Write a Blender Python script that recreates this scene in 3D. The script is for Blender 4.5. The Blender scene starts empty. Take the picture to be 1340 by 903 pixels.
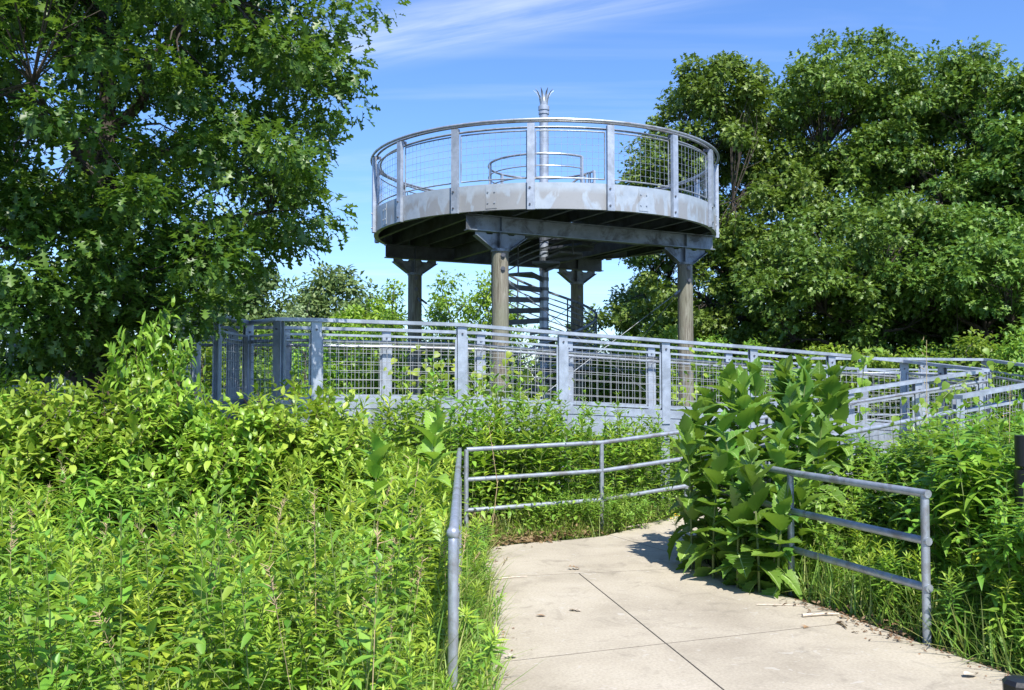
import bpy, bmesh, math, random
import numpy as np
from mathutils import Vector, Matrix

rng = np.random.default_rng(7)
random.seed(7)
S = bpy.context.scene
COL = S.collection
PI = math.pi
R = math.radians

# ------------------------------------------------------------------ camera model
F, CX, CY, HOR, EYE = 1250.0, 670.0, 451.5, 503.0, 1.6
PITCH = math.atan((HOR - CY) / F)

def at(px, py, Y):
    x, v = (px - CX) / F, (CY - py) / F
    dy = math.cos(PITCH) - v * math.sin(PITCH)
    dz = math.sin(PITCH) + v * math.cos(PITCH)
    t = Y / dy
    return Vector((x * t, Y, EYE + dz * t))

def gnd(px, py, z=0.0):
    x, v = (px - CX) / F, (CY - py) / F
    dy = math.cos(PITCH) - v * math.sin(PITCH)
    dz = math.sin(PITCH) + v * math.cos(PITCH)
    t = (z - EYE) / dz
    return Vector((x * t, dy * t, z))

# ------------------------------------------------------------------ materials
def new_mat(name):
    m = bpy.data.materials.new(name)
    m.use_nodes = True
    nt = m.node_tree
    nt.nodes.clear()
    out = nt.nodes.new('ShaderNodeOutputMaterial')
    return m, nt, out

def ramp(nt, stops):
    n = nt.nodes.new('ShaderNodeValToRGB')
    e = n.color_ramp.elements
    while len(e) < len(stops):
        e.new(0.5)
    for el, (p, c) in zip(e, stops):
        el.position = p
        el.color = (*c, 1) if len(c) == 3 else c
    return n

def noise(nt, scale, detail=4, rough=0.55, vec=None, dist=0.0):
    n = nt.nodes.new('ShaderNodeTexNoise')
    n.inputs['Scale'].default_value = scale
    n.inputs['Detail'].default_value = detail
    n.inputs['Roughness'].default_value = rough
    n.inputs['Distortion'].default_value = dist
    if vec is not None:
        nt.links.new(vec, n.inputs['Vector'])
    return n

def coords(nt, scale=(1, 1, 1), kind='Object', rot=(0, 0, 0)):
    t = nt.nodes.new('ShaderNodeTexCoord')
    mp = nt.nodes.new('ShaderNodeMapping')
    mp.inputs['Scale'].default_value = scale
    mp.inputs['Rotation'].default_value = rot
    nt.links.new(t.outputs[kind], mp.inputs['Vector'])
    return mp.outputs['Vector']

def mixc(nt, a, b, fac, mode='MIX'):
    n = nt.nodes.new('ShaderNodeMix')
    n.data_type = 'RGBA'
    n.blend_type = mode
    for sock, v in ((n.inputs[6], a), (n.inputs[7], b)):
        if isinstance(v, tuple):
            sock.default_value = (*v, 1)
        else:
            nt.links.new(v, sock)
    if isinstance(fac, (int, float)):
        n.inputs[0].default_value = fac
    else:
        nt.links.new(fac, n.inputs[0])
    return n.outputs[2]

def bump(nt, h, strength, dist=0.01):
    b = nt.nodes.new('ShaderNodeBump')
    b.inputs['Strength'].default_value = strength
    b.inputs['Distance'].default_value = dist
    nt.links.new(h, b.inputs['Height'])
    return b.outputs['Normal']

def leaf_mat(name, cols, trans=(0.3, 0.45, 0.05), tfac=0.35, rough=0.42, spec=0.5, objvar=0.35):
    """cols: dark, mid, light albedo, one drawn per leaf"""
    m, nt, out = new_mat(name)
    g = nt.nodes.new('ShaderNodeNewGeometry')
    rp = ramp(nt, [(0.0, cols[0]), (0.55, cols[1]), (1.0, cols[2])])
    nt.links.new(g.outputs['Random Per Island'], rp.inputs['Fac'])
    oi = nt.nodes.new('ShaderNodeObjectInfo')
    hs = nt.nodes.new('ShaderNodeHueSaturation')
    mr = nt.nodes.new('ShaderNodeMapRange')
    mr.inputs['To Min'].default_value = 1 - objvar * 0.6
    mr.inputs['To Max'].default_value = 1 + objvar * 0.6
    nt.links.new(oi.outputs['Random'], mr.inputs['Value'])
    nt.links.new(mr.outputs['Result'], hs.inputs['Value'])
    mh = nt.nodes.new('ShaderNodeMapRange')
    mh.inputs['To Min'].default_value = 0.5 - 0.018
    mh.inputs['To Max'].default_value = 0.5 + 0.018
    m2 = nt.nodes.new('ShaderNodeMath'); m2.operation = 'FRACT'
    m3 = nt.nodes.new('ShaderNodeMath'); m3.operation = 'MULTIPLY'; m3.inputs[1].default_value = 7.31
    nt.links.new(oi.outputs['Random'], m3.inputs[0]); nt.links.new(m3.outputs[0], m2.inputs[0])
    nt.links.new(m2.outputs[0], mh.inputs['Value'])
    nt.links.new(mh.outputs['Result'], hs.inputs['Hue'])
    nt.links.new(rp.outputs['Color'], hs.inputs['Color'])
    p = nt.nodes.new('ShaderNodeBsdfPrincipled')
    p.inputs['Roughness'].default_value = rough
    p.inputs['Specular IOR Level'].default_value = spec
    nt.links.new(hs.outputs['Color'], p.inputs['Base Color'])
    t = nt.nodes.new('ShaderNodeBsdfTranslucent')
    tc = mixc(nt, hs.outputs['Color'], trans, 0.5)
    nt.links.new(tc, t.inputs['Color'])
    mx = nt.nodes.new('ShaderNodeMixShader')
    mx.inputs[0].default_value = tfac
    nt.links.new(p.outputs[0], mx.inputs[1]); nt.links.new(t.outputs[0], mx.inputs[2])
    nt.links.new(mx.outputs[0], out.inputs['Surface'])
    return m

def plain_mat(name, col, rough=0.6, metal=0.0, var=0.25, vscale=8, bstr=0.1, dirt=None, dscale=3.0, spec=0.5, stretch=(1, 1, 1)):
    m, nt, out = new_mat(name)
    vec = coords(nt, stretch)
    n1 = noise(nt, vscale, 5, 0.6, vec)
    lo = tuple(c * (1 - var) for c in col); hi = tuple(min(1, c * (1 + var)) for c in col)
    rp = ramp(nt, [(0.3, lo), (0.7, hi)])
    nt.links.new(n1.outputs['Fac'], rp.inputs['Fac'])
    c = rp.outputs['Color']
    if dirt:
        n2 = noise(nt, dscale, 6, 0.65, vec, 0.4)
        r2 = ramp(nt, [(0.5, (0, 0, 0)), (0.62, (1, 1, 1))])
        nt.links.new(n2.outputs['Fac'], r2.inputs['Fac'])
        c = mixc(nt, c, dirt, r2.outputs['Color'])
    p = nt.nodes.new('ShaderNodeBsdfPrincipled')
    nt.links.new(c, p.inputs['Base Color'])
    p.inputs['Roughness'].default_value = rough
    p.inputs['Metallic'].default_value = metal
    p.inputs['Specular IOR Level'].default_value = spec
    if bstr:
        n3 = noise(nt, vscale * 6, 4, 0.6, vec)
        nt.links.new(bump(nt, n3.outputs['Fac'], bstr), p.inputs['Normal'])
    nt.links.new(p.outputs[0], out.inputs['Surface'])
    return m

M = {}
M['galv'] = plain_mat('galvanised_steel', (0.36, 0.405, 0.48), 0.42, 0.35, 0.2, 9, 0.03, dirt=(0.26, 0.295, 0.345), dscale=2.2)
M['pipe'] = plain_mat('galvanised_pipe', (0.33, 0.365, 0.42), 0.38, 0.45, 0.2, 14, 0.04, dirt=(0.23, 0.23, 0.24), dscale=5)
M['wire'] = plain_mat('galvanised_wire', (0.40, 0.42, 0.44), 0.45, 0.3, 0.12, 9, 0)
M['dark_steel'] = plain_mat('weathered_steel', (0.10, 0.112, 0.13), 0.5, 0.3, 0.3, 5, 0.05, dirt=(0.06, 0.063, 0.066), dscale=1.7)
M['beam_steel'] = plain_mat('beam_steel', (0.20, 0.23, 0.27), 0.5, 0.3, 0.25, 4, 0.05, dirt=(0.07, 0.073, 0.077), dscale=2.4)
M['black'] = plain_mat('black_paint', (0.012, 0.012, 0.014), 0.35, 0.0, 0.3, 10, 0.05)
M['bolt'] = plain_mat('bolt_steel', (0.12, 0.12, 0.13), 0.4, 0.6, 0.2, 10, 0)
M['bark'] = plain_mat('oak_bark', (0.055, 0.045, 0.036), 0.9, 0, 0.5, 9, 0.9, stretch=(1, 1, 0.25))
M['greybark'] = plain_mat('grey_bark', (0.10, 0.088, 0.075), 0.9, 0, 0.4, 7, 0.6, stretch=(1, 1, 0.25))
M['twig'] = plain_mat('red_twig', (0.11, 0.065, 0.04), 0.7, 0, 0.3, 20, 0)
M['stem'] = plain_mat('green_stem', (0.13, 0.17, 0.045), 0.6, 0, 0.3, 20, 0)
M['vein'] = plain_mat('leaf_vein', (0.34, 0.46, 0.17), 0.5, 0, 0.15, 20, 0)
M['brownstem'] = plain_mat('brown_stem', (0.15, 0.11, 0.06), 0.7, 0, 0.35, 20, 0)
M['straw'] = plain_mat('dry_straw', (0.40, 0.31, 0.17), 0.8, 0, 0.3, 20, 0)
M['deck'] = plain_mat('deck_boards', (0.22, 0.22, 0.23), 0.75, 0, 0.3, 6, 0.2)
M['dead_leaf'] = plain_mat('dead_leaf', (0.30, 0.18, 0.09), 0.8, 0, 0.45, 12, 0)
M['bleached'] = plain_mat('bleached_wood', (0.55, 0.47, 0.38), 0.8, 0, 0.25, 30, 0.2)
M['yellow'] = plain_mat('yellow_petal', (0.85, 0.60, 0.02), 0.6, 0, 0.1, 20, 0)

def rim_band_mat():
    m, nt, out = new_mat('stained_rim_steel')
    vec = coords(nt, (1, 1, 1))
    n1 = noise(nt, 6, 5, 0.6, vec)
    rp = ramp(nt, [(0.3, (0.29, 0.34, 0.405)), (0.7, (0.37, 0.425, 0.49))])
    nt.links.new(n1.outputs['Fac'], rp.inputs['Fac'])
    vec2 = coords(nt, (2.6, 2.6, 1.1), rot=(0.0, 0.55, 0.0))
    n2 = noise(nt, 1.5, 3, 0.45, vec2, 0.9)
    r2 = ramp(nt, [(0.46, (0, 0, 0)), (0.52, (0.85, 0.85, 0.85))])
    nt.links.new(n2.outputs['Fac'], r2.inputs['Fac'])
    # rain stains live on the lower two thirds of the band
    t = nt.nodes.new('ShaderNodeTexCoord')
    sp = nt.nodes.new('ShaderNodeSeparateXYZ')
    nt.links.new(t.outputs['Object'], sp.inputs[0])
    zz = nt.nodes.new('ShaderNodeMapRange')
    zz.inputs['From Min'].default_value = 5.02; zz.inputs['From Max'].default_value = 4.9
    nt.links.new(sp.outputs['Z'], zz.inputs['Value'])
    mm = nt.nodes.new('ShaderNodeMath'); mm.operation = 'MULTIPLY'
    nt.links.new(zz.outputs[0], mm.inputs[0]); nt.links.new(r2.outputs['Color'], mm.inputs[1])
    c = mixc(nt, rp.outputs['Color'], (0.262, 0.266, 0.275), mm.outputs[0])
    n3 = noise(nt, 14, 5, 0.7, vec)
    r3 = ramp(nt, [(0.55, (0, 0, 0)), (0.75, (0.5, 0.5, 0.5))])
    nt.links.new(n3.outputs['Fac'], r3.inputs['Fac'])
    c = mixc(nt, c, (0.22, 0.225, 0.23), r3.outputs['Color'])
    p = nt.nodes.new('ShaderNodeBsdfPrincipled')
    nt.links.new(c, p.inputs['Base Color'])
    p.inputs['Roughness'].default_value = 0.5
    p.inputs['Metallic'].default_value = 0.2
    nt.links.new(p.outputs[0], out.inputs['Surface'])
    return m
M['rim'] = rim_band_mat()

def pole_mat():
    m, nt, out = new_mat('weathered_timber_pole')
    vec = coords(nt, (1, 1, 0.07))
    n1 = noise(nt, 22, 7, 0.75, vec, 1.2)
    rp = ramp(nt, [(0.34, (0.045, 0.036, 0.026)), (0.47, (0.155, 0.14, 0.108)), (0.68, (0.30, 0.295, 0.25))])
    nt.links.new(n1.outputs['Fac'], rp.inputs['Fac'])
    n2 = noise(nt, 2.0, 3, 0.5, coords(nt, (1, 1, 0.6)))
    r2 = ramp(nt, [(0.45, (0, 0, 0)), (0.65, (0.6, 0.6, 0.6))])
    nt.links.new(n2.outputs['Fac'], r2.inputs['Fac'])
    c = mixc(nt, rp.outputs['Color'], (0.17, 0.185, 0.13), r2.outputs['Color'])
    p = nt.nodes.new('ShaderNodeBsdfPrincipled')
    nt.links.new(c, p.inputs['Base Color'])
    p.inputs['Roughness'].default_value = 0.85
    nt.links.new(bump(nt, n1.outputs['Fac'], 0.5, 0.01), p.inputs['Normal'])
    nt.links.new(p.outputs[0], out.inputs['Surface'])
    return m
M['pole'] = pole_mat()

def concrete_mat():
    m, nt, out = new_mat('brushed_concrete')
    vec = coords(nt)
    n1 = noise(nt, 1.1, 6, 0.6, vec, 0.3)
    rp = ramp(nt, [(0.3, (0.325, 0.285, 0.222)), (0.55, (0.42, 0.374, 0.296)), (0.75, (0.47, 0.424, 0.345))])
    nt.links.new(n1.outputs['Fac'], rp.inputs['Fac'])
    n2 = noise(nt, 55, 5, 0.7, vec)
    r2 = ramp(nt, [(0.35, (0.82, 0.82, 0.82)), (0.65, (1.08, 1.08, 1.08))])
    nt.links.new(n2.outputs['Fac'], r2.inputs['Fac'])
    c = mixc(nt, rp.outputs['Color'], r2.outputs['Color'], 1.0, 'MULTIPLY')
    n3 = noise(nt, 3.2, 5, 0.7, vec, 1.0)
    r3 = ramp(nt, [(0.54, (0, 0, 0)), (0.74, (0.7, 0.7, 0.7))])
    nt.links.new(n3.outputs['Fac'], r3.inputs['Fac'])
    c = mixc(nt, c, (0.20, 0.176, 0.14), r3.outputs['Color'])
    n4 = noise(nt, 7, 2, 0.4, vec, 2.0)
    r4 = ramp(nt, [(0.68, (0, 0, 0)), (0.71, (0.6, 0.6, 0.6))])
    nt.links.new(n4.outputs['Fac'], r4.inputs['Fac'])
    c = mixc(nt, c, (0.45, 0.42, 0.37), r4.outputs['Color'])
    p = nt.nodes.new('ShaderNodeBsdfPrincipled')
    nt.links.new(c, p.inputs['Base Color'])
    p.inputs['Roughness'].default_value = 0.88
    p.inputs['Specular IOR Level'].default_value = 0.3
    v = nt.nodes.new('ShaderNodeTexVoronoi'); v.feature = 'DISTANCE_TO_EDGE'; v.inputs['Scale'].default_value = 0.42
    wob = noise(nt, 5, 4, 0.6, vec)
    wv = nt.nodes.new('ShaderNodeVectorMath'); wv.operation = 'MULTIPLY_ADD'; wv.inputs[1].default_value = (.12, .12, 0)
    nt.links.new(wob.outputs['Color'], wv.inputs[0]); nt.links.new(vec, wv.inputs[2]); nt.links.new(wv.outputs[0], v.inputs['Vector'])
    rc = ramp(nt, [(0.0, (1, 1, 1)), (0.0035, (0, 0, 0))]); nt.links.new(v.outputs['Distance'], rc.inputs['Fac'])
    gate = noise(nt, 0.6, 2, 0.5, vec); rg = ramp(nt, [(0.66, (0, 0, 0)), (0.70, (.6, .6, .6))]); nt.links.new(gate.outputs['Fac'], rg.inputs['Fac'])
    cm = nt.nodes.new('ShaderNodeMath'); cm.operation = 'MULTIPLY'; nt.links.new(rc.outputs['Color'], cm.inputs[0]); nt.links.new(rg.outputs['Color'], cm.inputs[1])
    c2 = mixc(nt, c, (0.10, 0.085, 0.065), cm.outputs[0]); nt.links.new(c2, p.inputs['Base Color'])
    n5 = noise(nt, 120, 4, 0.7, coords(nt, (0.12, 1, 1), rot=(0, 0, 0.25)))
    nt.links.new(bump(nt, n5.outputs['Fac'], 0.45, 0.006), p.inputs['Normal'])
    nt.links.new(p.outputs[0], out.inputs['Surface'])
    return m
M['concrete'] = concrete_mat()
M['joint'] = plain_mat('joint_dirt', (0.04, 0.034, 0.026), 0.95, 0, 0.4, 30, 0)

def ground_mat():
    m, nt, out = new_mat('meadow_soil')
    vec = coords(nt)
    n1 = noise(nt, 3.0, 8, 0.7, vec)
    rp = ramp(nt, [(0.3, (0.035, 0.04, 0.016)), (0.5, (0.06, 0.085, 0.022)), (0.7, (0.10, 0.09, 0.045))])
    nt.links.new(n1.outputs['Fac'], rp.inputs['Fac'])
    n2 = noise(nt, 60, 4, 0.7, vec)
    c = mixc(nt, rp.outputs['Color'], n2.outputs['Color'], 0.25, 'OVERLAY')
    p = nt.nodes.new('ShaderNodeBsdfPrincipled')
    nt.links.new(c, p.inputs['Base Color'])
    p.inputs['Roughness'].default_value = 0.95
    nt.links.new(bump(nt, n2.outputs['Fac'], 0.8, 0.03), p.inputs['Normal'])
    nt.links.new(p.outputs[0], out.inputs['Surface'])
    return m
M['ground'] = ground_mat()

L = {}
L['dogwood'] = leaf_mat('dogwood_leaf', [(0.12, 0.235, 0.025), (0.235, 0.38, 0.042), (0.36, 0.49, 0.075)], (0.50, 0.72, 0.05), 0.33, 0.40)
L['gold'] = leaf_mat('goldenrod_leaf', [(0.14, 0.27, 0.028), (0.26, 0.42, 0.042), (0.38, 0.51, 0.065)], (0.55, 0.75, 0.05), 0.34, 0.5)
L['tip'] = leaf_mat('goldenrod_young_leaf', [(0.24, 0.38, 0.04), (0.34, 0.48, 0.05), (0.46, 0.56, 0.08)], (0.62, 0.78, 0.06), 0.38, 0.5)
L['herb'] = leaf_mat('herb_leaf', [(0.10, 0.225, 0.027), (0.185, 0.335, 0.04), (0.29, 0.43, 0.065)], (0.45, 0.68, 0.05), 0.33, 0.45)
L['broad'] = leaf_mat('broad_weed_leaf', [(0.10, 0.235, 0.025), (0.18, 0.345, 0.038), (0.28, 0.43, 0.062)], (0.38, 0.62, 0.04), 0.32, 0.42)
L['cup'] = leaf_mat('cup_plant_leaf', [(0.08, 0.185, 0.024), (0.135, 0.27, 0.038), (0.20, 0.35, 0.066)], (0.34, 0.56, 0.04), 0.32, 0.45, 0.4, 0.3)
L['grass'] = leaf_mat('grass_blade', [(0.10, 0.20, 0.025), (0.20, 0.32, 0.05), (0.40, 0.40, 0.14)], (0.45, 0.60, 0.07), 0.36, 0.5)
L['oak'] = leaf_mat('oak_leaf_dark', [(0.030, 0.078, 0.012), (0.058, 0.125, 0.018), (0.125, 0.21, 0.036)], (0.24, 0.42, 0.025), 0.36, 0.42, 0.5)
L['oak2'] = leaf_mat('oak_leaf_mid', [(0.060, 0.125, 0.019), (0.115, 0.205, 0.032), (0.20, 0.295, 0.062)], (0.28, 0.45, 0.03), 0.25, 0.45, 0.4, 0.2)
L['far'] = leaf_mat('far_leaf', [(0.075, 0.145, 0.045), (0.125, 0.20, 0.06), (0.185, 0.265, 0.085)], (0.26, 0.38, 0.08), 0.28, 0.5, 0.4)
L['pale'] = leaf_mat('pale_leaf', [(0.16, 0.22, 0.09), (0.23, 0.30, 0.13), (0.32, 0.38, 0.20)], (0.38, 0.48, 0.15), 0.32, 0.5, 0.4)
L['sap'] = leaf_mat('sapling_leaf', [(0.11, 0.225, 0.025), (0.19, 0.32, 0.036), (0.29, 0.41, 0.055)], (0.50, 0.70, 0.05), 0.42, 0.45)
L['vine'] = leaf_mat('vine_leaf', [(0.18, 0.32, 0.035), (0.28, 0.42, 0.05), (0.38, 0.50, 0.07)], (0.60, 0.78, 0.08), 0.48, 0.45)
L['litter'] = leaf_mat('litter_leaf', [(0.13, 0.075, 0.04), (0.22, 0.135, 0.07), (0.35, 0.25, 0.15)], (0.3, 0.2, 0.1), 0.1, 0.8, 0.3)

# ------------------------------------------------------------------ object helpers
def link(name, me, parent=None):
    o = bpy.data.objects.new(name, me)
    COL.objects.link(o)
    if parent is not None:
        o.parent = parent
    return o

def tag(o, label=None, cat=None, group=None, kind=None):
    if label: o['label'] = label
    if cat: o['category'] = cat
    if group: o['group'] = group
    if kind: o['kind'] = kind
    return o

def thing(name, label, cat, loc=(0, 0, 0), rz=0, group=None):
    o = link(name, None)
    o.location = loc
    o.rotation_euler = (0, 0, rz)
    return tag(o, label, cat, group)

def copy_tree(o, parent=None):
    c = o.copy()
    COL.objects.link(c)
    c.parent = parent
    for ch in list(o.children):
        copy_tree(ch, c)
    return c

class MB:
    """collects shapes that become ONE mesh object"""
    def __init__(self, origin=(0, 0, 0)):
        self.v, self.f, self.o = [], [], Vector(origin)
    def _add(self, vs, fs):
        b = len(self.v)
        self.v += [tuple(Vector(p) - self.o) for p in vs]
        self.f += [tuple(i + b for i in f) for f in fs]
        return self
    def box(self, c, s, rz=0.0):
        cx, cy, cz = c
        hx, hy, hz = (k / 2 for k in s)
        co, si = math.cos(rz), math.sin(rz)
        vs = []
        for z in (-hz, hz):
            for x, y in ((-hx, -hy), (hx, -hy), (hx, hy), (-hx, hy)):
                vs.append((cx + x * co - y * si, cy + x * si + y * co, cz + z))
        return self._add(vs, [(3, 2, 1, 0), (4, 5, 6, 7), (0, 1, 5, 4), (1, 2, 6, 5), (2, 3, 7, 6), (3, 0, 4, 7)])
    def bar(self, p, q, w, h):
        """box from p to q, w wide (horizontal), h high, centred"""
        p, q = Vector(p), Vector(q)
        d = (q - p).normalized()
        s = d.cross(Vector((0, 0, 1)))
        s = s.normalized() if s.length > 1e-4 else Vector((1, 0, 0))
        u = s.cross(d).normalized()
        vs = []
        for e in (p, q):
            for a, b in ((-1, -1), (1, -1), (1, 1), (-1, 1)):
                vs.append(e + s * (a * w / 2) + u * (b * h / 2))
        return self._add(vs, [(0, 1, 2, 3), (7, 6, 5, 4), (0, 4, 5, 1), (1, 5, 6, 2), (2, 6, 7, 3), (3, 7, 4, 0)])
    def strip(self, pts, w, h):
        """flat bar swept along a polyline with mitred corners"""
        pts = [Vector(p) for p in pts]
        n = len(pts)
        vs = []
        for i, p in enumerate(pts):
            a = (pts[i] - pts[i - 1]) if i > 0 else (pts[1] - pts[0])
            b = (pts[i + 1] - pts[i]) if i < n - 1 else a
            a = Vector((a.x, a.y, 0)).normalized(); b = Vector((b.x, b.y, 0)).normalized()
            t = (a + b)
            t = t.normalized() if t.length > 1e-3 else a
            s = Vector((t.y, -t.x, 0))
            k = 1 / max(0.35, a.dot(t))
            for x, z in ((-1, -1), (1, -1), (1, 1), (-1, 1)):
                vs.append(p + s * (x * w / 2 * k) + Vector((0, 0, z * h / 2)))
        fs = [(0, 1, 2, 3)]
        for i in range(n - 1):
            o = 4 * i
            for k in range(4):
                fs.append((o + k, o + 4 + k, o + 4 + (k + 1) % 4, o + (k + 1) % 4))
        o = 4 * (n - 1)
        fs.append((o + 3, o + 2, o + 1, o))
        return self._add(vs, fs)
    def tube(self, pts, r, n=8, closed=False, cap=True):
        pts = [Vector(p) for p in pts]
        m = len(pts)
        rs = r if isinstance(r, (list, tuple)) else [r] * m
        vs, fs = [], []
        u = None
        for i, p in enumerate(pts):
            if closed:
                d = pts[(i + 1) % m] - pts[i - 1]
            else:
                d = pts[min(i + 1, m - 1)] - pts[max(i - 1, 0)]
            d = d.normalized()
            if u is None:
                u = d.cross(Vector((0, 0, 1)))
                if u.length < 1e-3: u = d.cross(Vector((1, 0, 0)))
            u = (u - d * u.dot(d)).normalized()
            w = d.cross(u)
            for k in range(n):
                a = 2 * PI * k / n
                vs.append(p + (u * math.cos(a) + w * math.sin(a)) * rs[i])
        for i in range(m if closed else m - 1):
            j = (i + 1) % m
            for k in range(n):
                k2 = (k + 1) % n
                fs.append((i * n + k, i * n + k2, j * n + k2, j * n + k))
        if cap and not closed:
            fs.append(tuple(reversed(range(n))))
            fs.append(tuple((m - 1) * n + k for k in range(n)))
        return self._add(vs, fs)
    def prism(self, poly, axis, t):
        """planar polygon (3-D points) thickened by t along axis"""
        poly = [Vector(p) for p in poly]; ax = Vector(axis).normalized() * (t / 2)
        n = len(poly)
        vs = [p - ax for p in poly] + [p + ax for p in poly]
        fs = [tuple(reversed(range(n))), tuple(range(n, 2 * n))]
        for i in range(n):
            j = (i + 1) % n
            fs.append((i, j, n + j, n + i))
        return self._add(vs, fs)
    def lathe(self, c, prof, n=64, a0=0.0, a1=2 * PI, closed_prof=True):
        full = abs(a1 - a0 - 2 * PI) < 1e-6
        m = len(prof)
        cnt = n if full else n + 1
        vs, fs = [], []
        for i in range(cnt):
            a = a0 + (a1 - a0) * i / n
            for r, z in prof:
                vs.append((c[0] + r * math.cos(a), c[1] + r * math.sin(a), c[2] + z))
        for i in range(n):
            j = (i + 1) % cnt
            for k in range(m if closed_prof else m - 1):
                k2 = (k + 1) % m
                fs.append((i * m + k, j * m + k, j * m + k2, i * m + k2))
        if not full and closed_prof:
            fs.append(tuple(reversed(range(m))))
            fs.append(tuple((cnt - 1) * m + k for k in range(m)))
        return self._add(vs, fs)
    def build(self, name, mat, parent=None, smooth=True, angle=40, wire=False):
        me = bpy.data.meshes.new(name)
        me.from_pydata(self.v, [], self.f)
        bm = bmesh.new(); bm.from_mesh(me)
        bmesh.ops.recalc_face_normals(bm, faces=bm.faces)
        bm.to_mesh(me); bm.free()
        me.materials.append(mat)
        if smooth:
            me.shade_smooth()
            me.set_sharp_from_angle(angle=R(angle))
        o = link(name, me, parent)
        if parent is None:
            o.location = self.o
        return o

# ---- numpy meshes for foliage
def strip_leaf(edge, fold=0.12, droop=0.25, tipcurl=0.0):
    """leaf of unit length along +Y from (y, half width) pairs"""
    v, f = [], []
    n = len(edge)
    for y, w in edge:
        zc = -droop * y * y - tipcurl * y ** 4
        v += [(-w, y, zc + fold * w), (0, y, zc), (w, y, zc + fold * w)]
    for i in range(n - 1):
        a, b = 3 * i, 3 * (i + 1)
        f.append((a, a + 1, b + 1, b)); f.append((a + 1, a + 2, b + 2, b + 1))
    return np.array(v, float), np.array(f, int)

def unit(a):
    return a / np.maximum(np.linalg.norm(a, axis=-1, keepdims=True), 1e-9)

def inst(tpl, pos, dr, up, ln, wf=None):
    tv, tf = tpl
    N = len(pos)
    pos, dr, up = np.asarray(pos, float), np.asarray(dr, float), np.asarray(up, float)
    ln = np.broadcast_to(np.asarray(ln, float), (N,))
    wf = np.ones(N) if wf is None else np.broadcast_to(np.asarray(wf, float), (N,))
    y = unit(dr)
    x = np.cross(y, up); bad = np.linalg.norm(x, axis=1) < 1e-3
    x[bad] = np.cross(y[bad], np.array([1.0, 0.3, 0.1]))
    x = unit(x); z = np.cross(x, y)
    V = pos[:, None, :] + ln[:, None, None] * (
        (tv[None, :, 0] * wf[:, None])[..., None] * x[:, None, :] + tv[None, :, 1, None] * y[:, None, :] + tv[None, :, 2, None] * z[:, None, :])
    Fc = (tf[None] + (np.arange(N) * len(tv))[:, None, None]).reshape(-1, tf.shape[1])
    return V.reshape(-1, 3), Fc

def np_mesh(name, chunks, mats, smooth=True):
    """chunks: list of (V, F(array or list of tuples), material index)"""
    Vs, loops, tots, mi = [], [], [], []
    base = 0
    for V, Fc, k in chunks:
        V = np.asarray(V, float)
        if len(V) == 0: continue
        Vs.append(V)
        if isinstance(Fc, np.ndarray):
            loops.append((Fc + base).ravel())
            tots.append(np.full(len(Fc), Fc.shape[1])); mi.append(np.full(len(Fc), k))
        else:
            loops.append(np.array([i + base for f in Fc for i in f]))
            tots.append(np.array([len(f) for f in Fc])); mi.append(np.full(len(Fc), k))
        base += len(V)
    V = np.concatenate(Vs); lp = np.concatenate(loops); tt = np.concatenate(tots); mi = np.concatenate(mi)
    me = bpy.data.meshes.new(name)
    me.vertices.add(len(V)); me.vertices.foreach_set('co', V.astype(np.float32).ravel())
    me.loops.add(len(lp)); me.loops.foreach_set('vertex_index', lp.astype(np.int32))
    me.polygons.add(len(tt))
    st = np.concatenate([[0], np.cumsum(tt)[:-1]])
    me.polygons.foreach_set('loop_start', st.astype(np.int32))
    me.polygons.foreach_set('loop_total', tt.astype(np.int32))
    me.polygons.foreach_set('material_index', mi.astype(np.int32))
    if smooth:
        me.polygons.foreach_set('use_smooth', np.ones(len(tt), bool))
    for m in mats: me.materials.append(m)
    me.update(calc_edges=True)
    return me

def mbchunk(mb, k):
    return (np.array(mb.v, float), mb.f, k)

def rdir(n, r=None):
    r = r or rng
    return unit(r.normal(size=(n, 3)))

# leaf shapes
T_LANCE = [strip_leaf([(0, .012), (.35, .085), (.7, .062), (1, 0)], .35, d) for d in (.05, .25, .45)]
T_NARROW = [strip_leaf([(0, .012), (.3, .055), (.65, .05), (1, 0)], .35, d) for d in (.1, .35)]
T_OVATE = [strip_leaf([(0, .02), (.25, .20), (.55, .24), (.82, .12), (1, 0)], .30, d) for d in (.05, .25, .4)]
T_BROAD = [strip_leaf([(0, .03), (.18, .20), (.4, .22), (.7, .12), (1, 0)], .25, d) for d in (.15, .4, .65)]
T_CUP = [strip_leaf([(0, .09), (.08, .15), (.15, .26), (.18, .22), (.26, .35), (.30, .29), (.39, .35), (.43, .28), (.53, .30), (.57, .22), (.67, .225), (.71, .155), (.82, .14), (.86, .08), (1, 0)],   .42, d, c) for d, c in ((.05, 0), (.25, .1), (.5, .15))]
def rib(d, c, fold=.42):
    ys = np.linspace(.02, .93, 8); v, f = [], []
    for i, y in enumerate(ys):
        w = .017 * (1 - .8 * y); z = -d * y * y - c * y ** 4 + .010
        v += [(-w, y, z), (w, y, z)]
        if i: f.append((2 * i - 2, 2 * i - 1, 2 * i + 1, 2 * i))
    for y0, ln in ((.15, .22), (.28, .24), (.42, .21), (.56, .16)):
        for s in (-1, 1):
            b = len(v)
            for t, w in ((0, .006), (1, .002)):
                x = s * ln * t; y = y0 + .14 * t; z = -d * y * y - c * y ** 4 + fold * abs(x) + .012
                v += [(x, y - w, z), (x, y + w, z)]
            f.append((b, b + 1, b + 3, b + 2))
    return np.array(v, float), np.array(f, int)
T_RIB = [rib(d, c) for d, c in ((.05, 0), (.25, .1), (.5, .15))]
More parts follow.
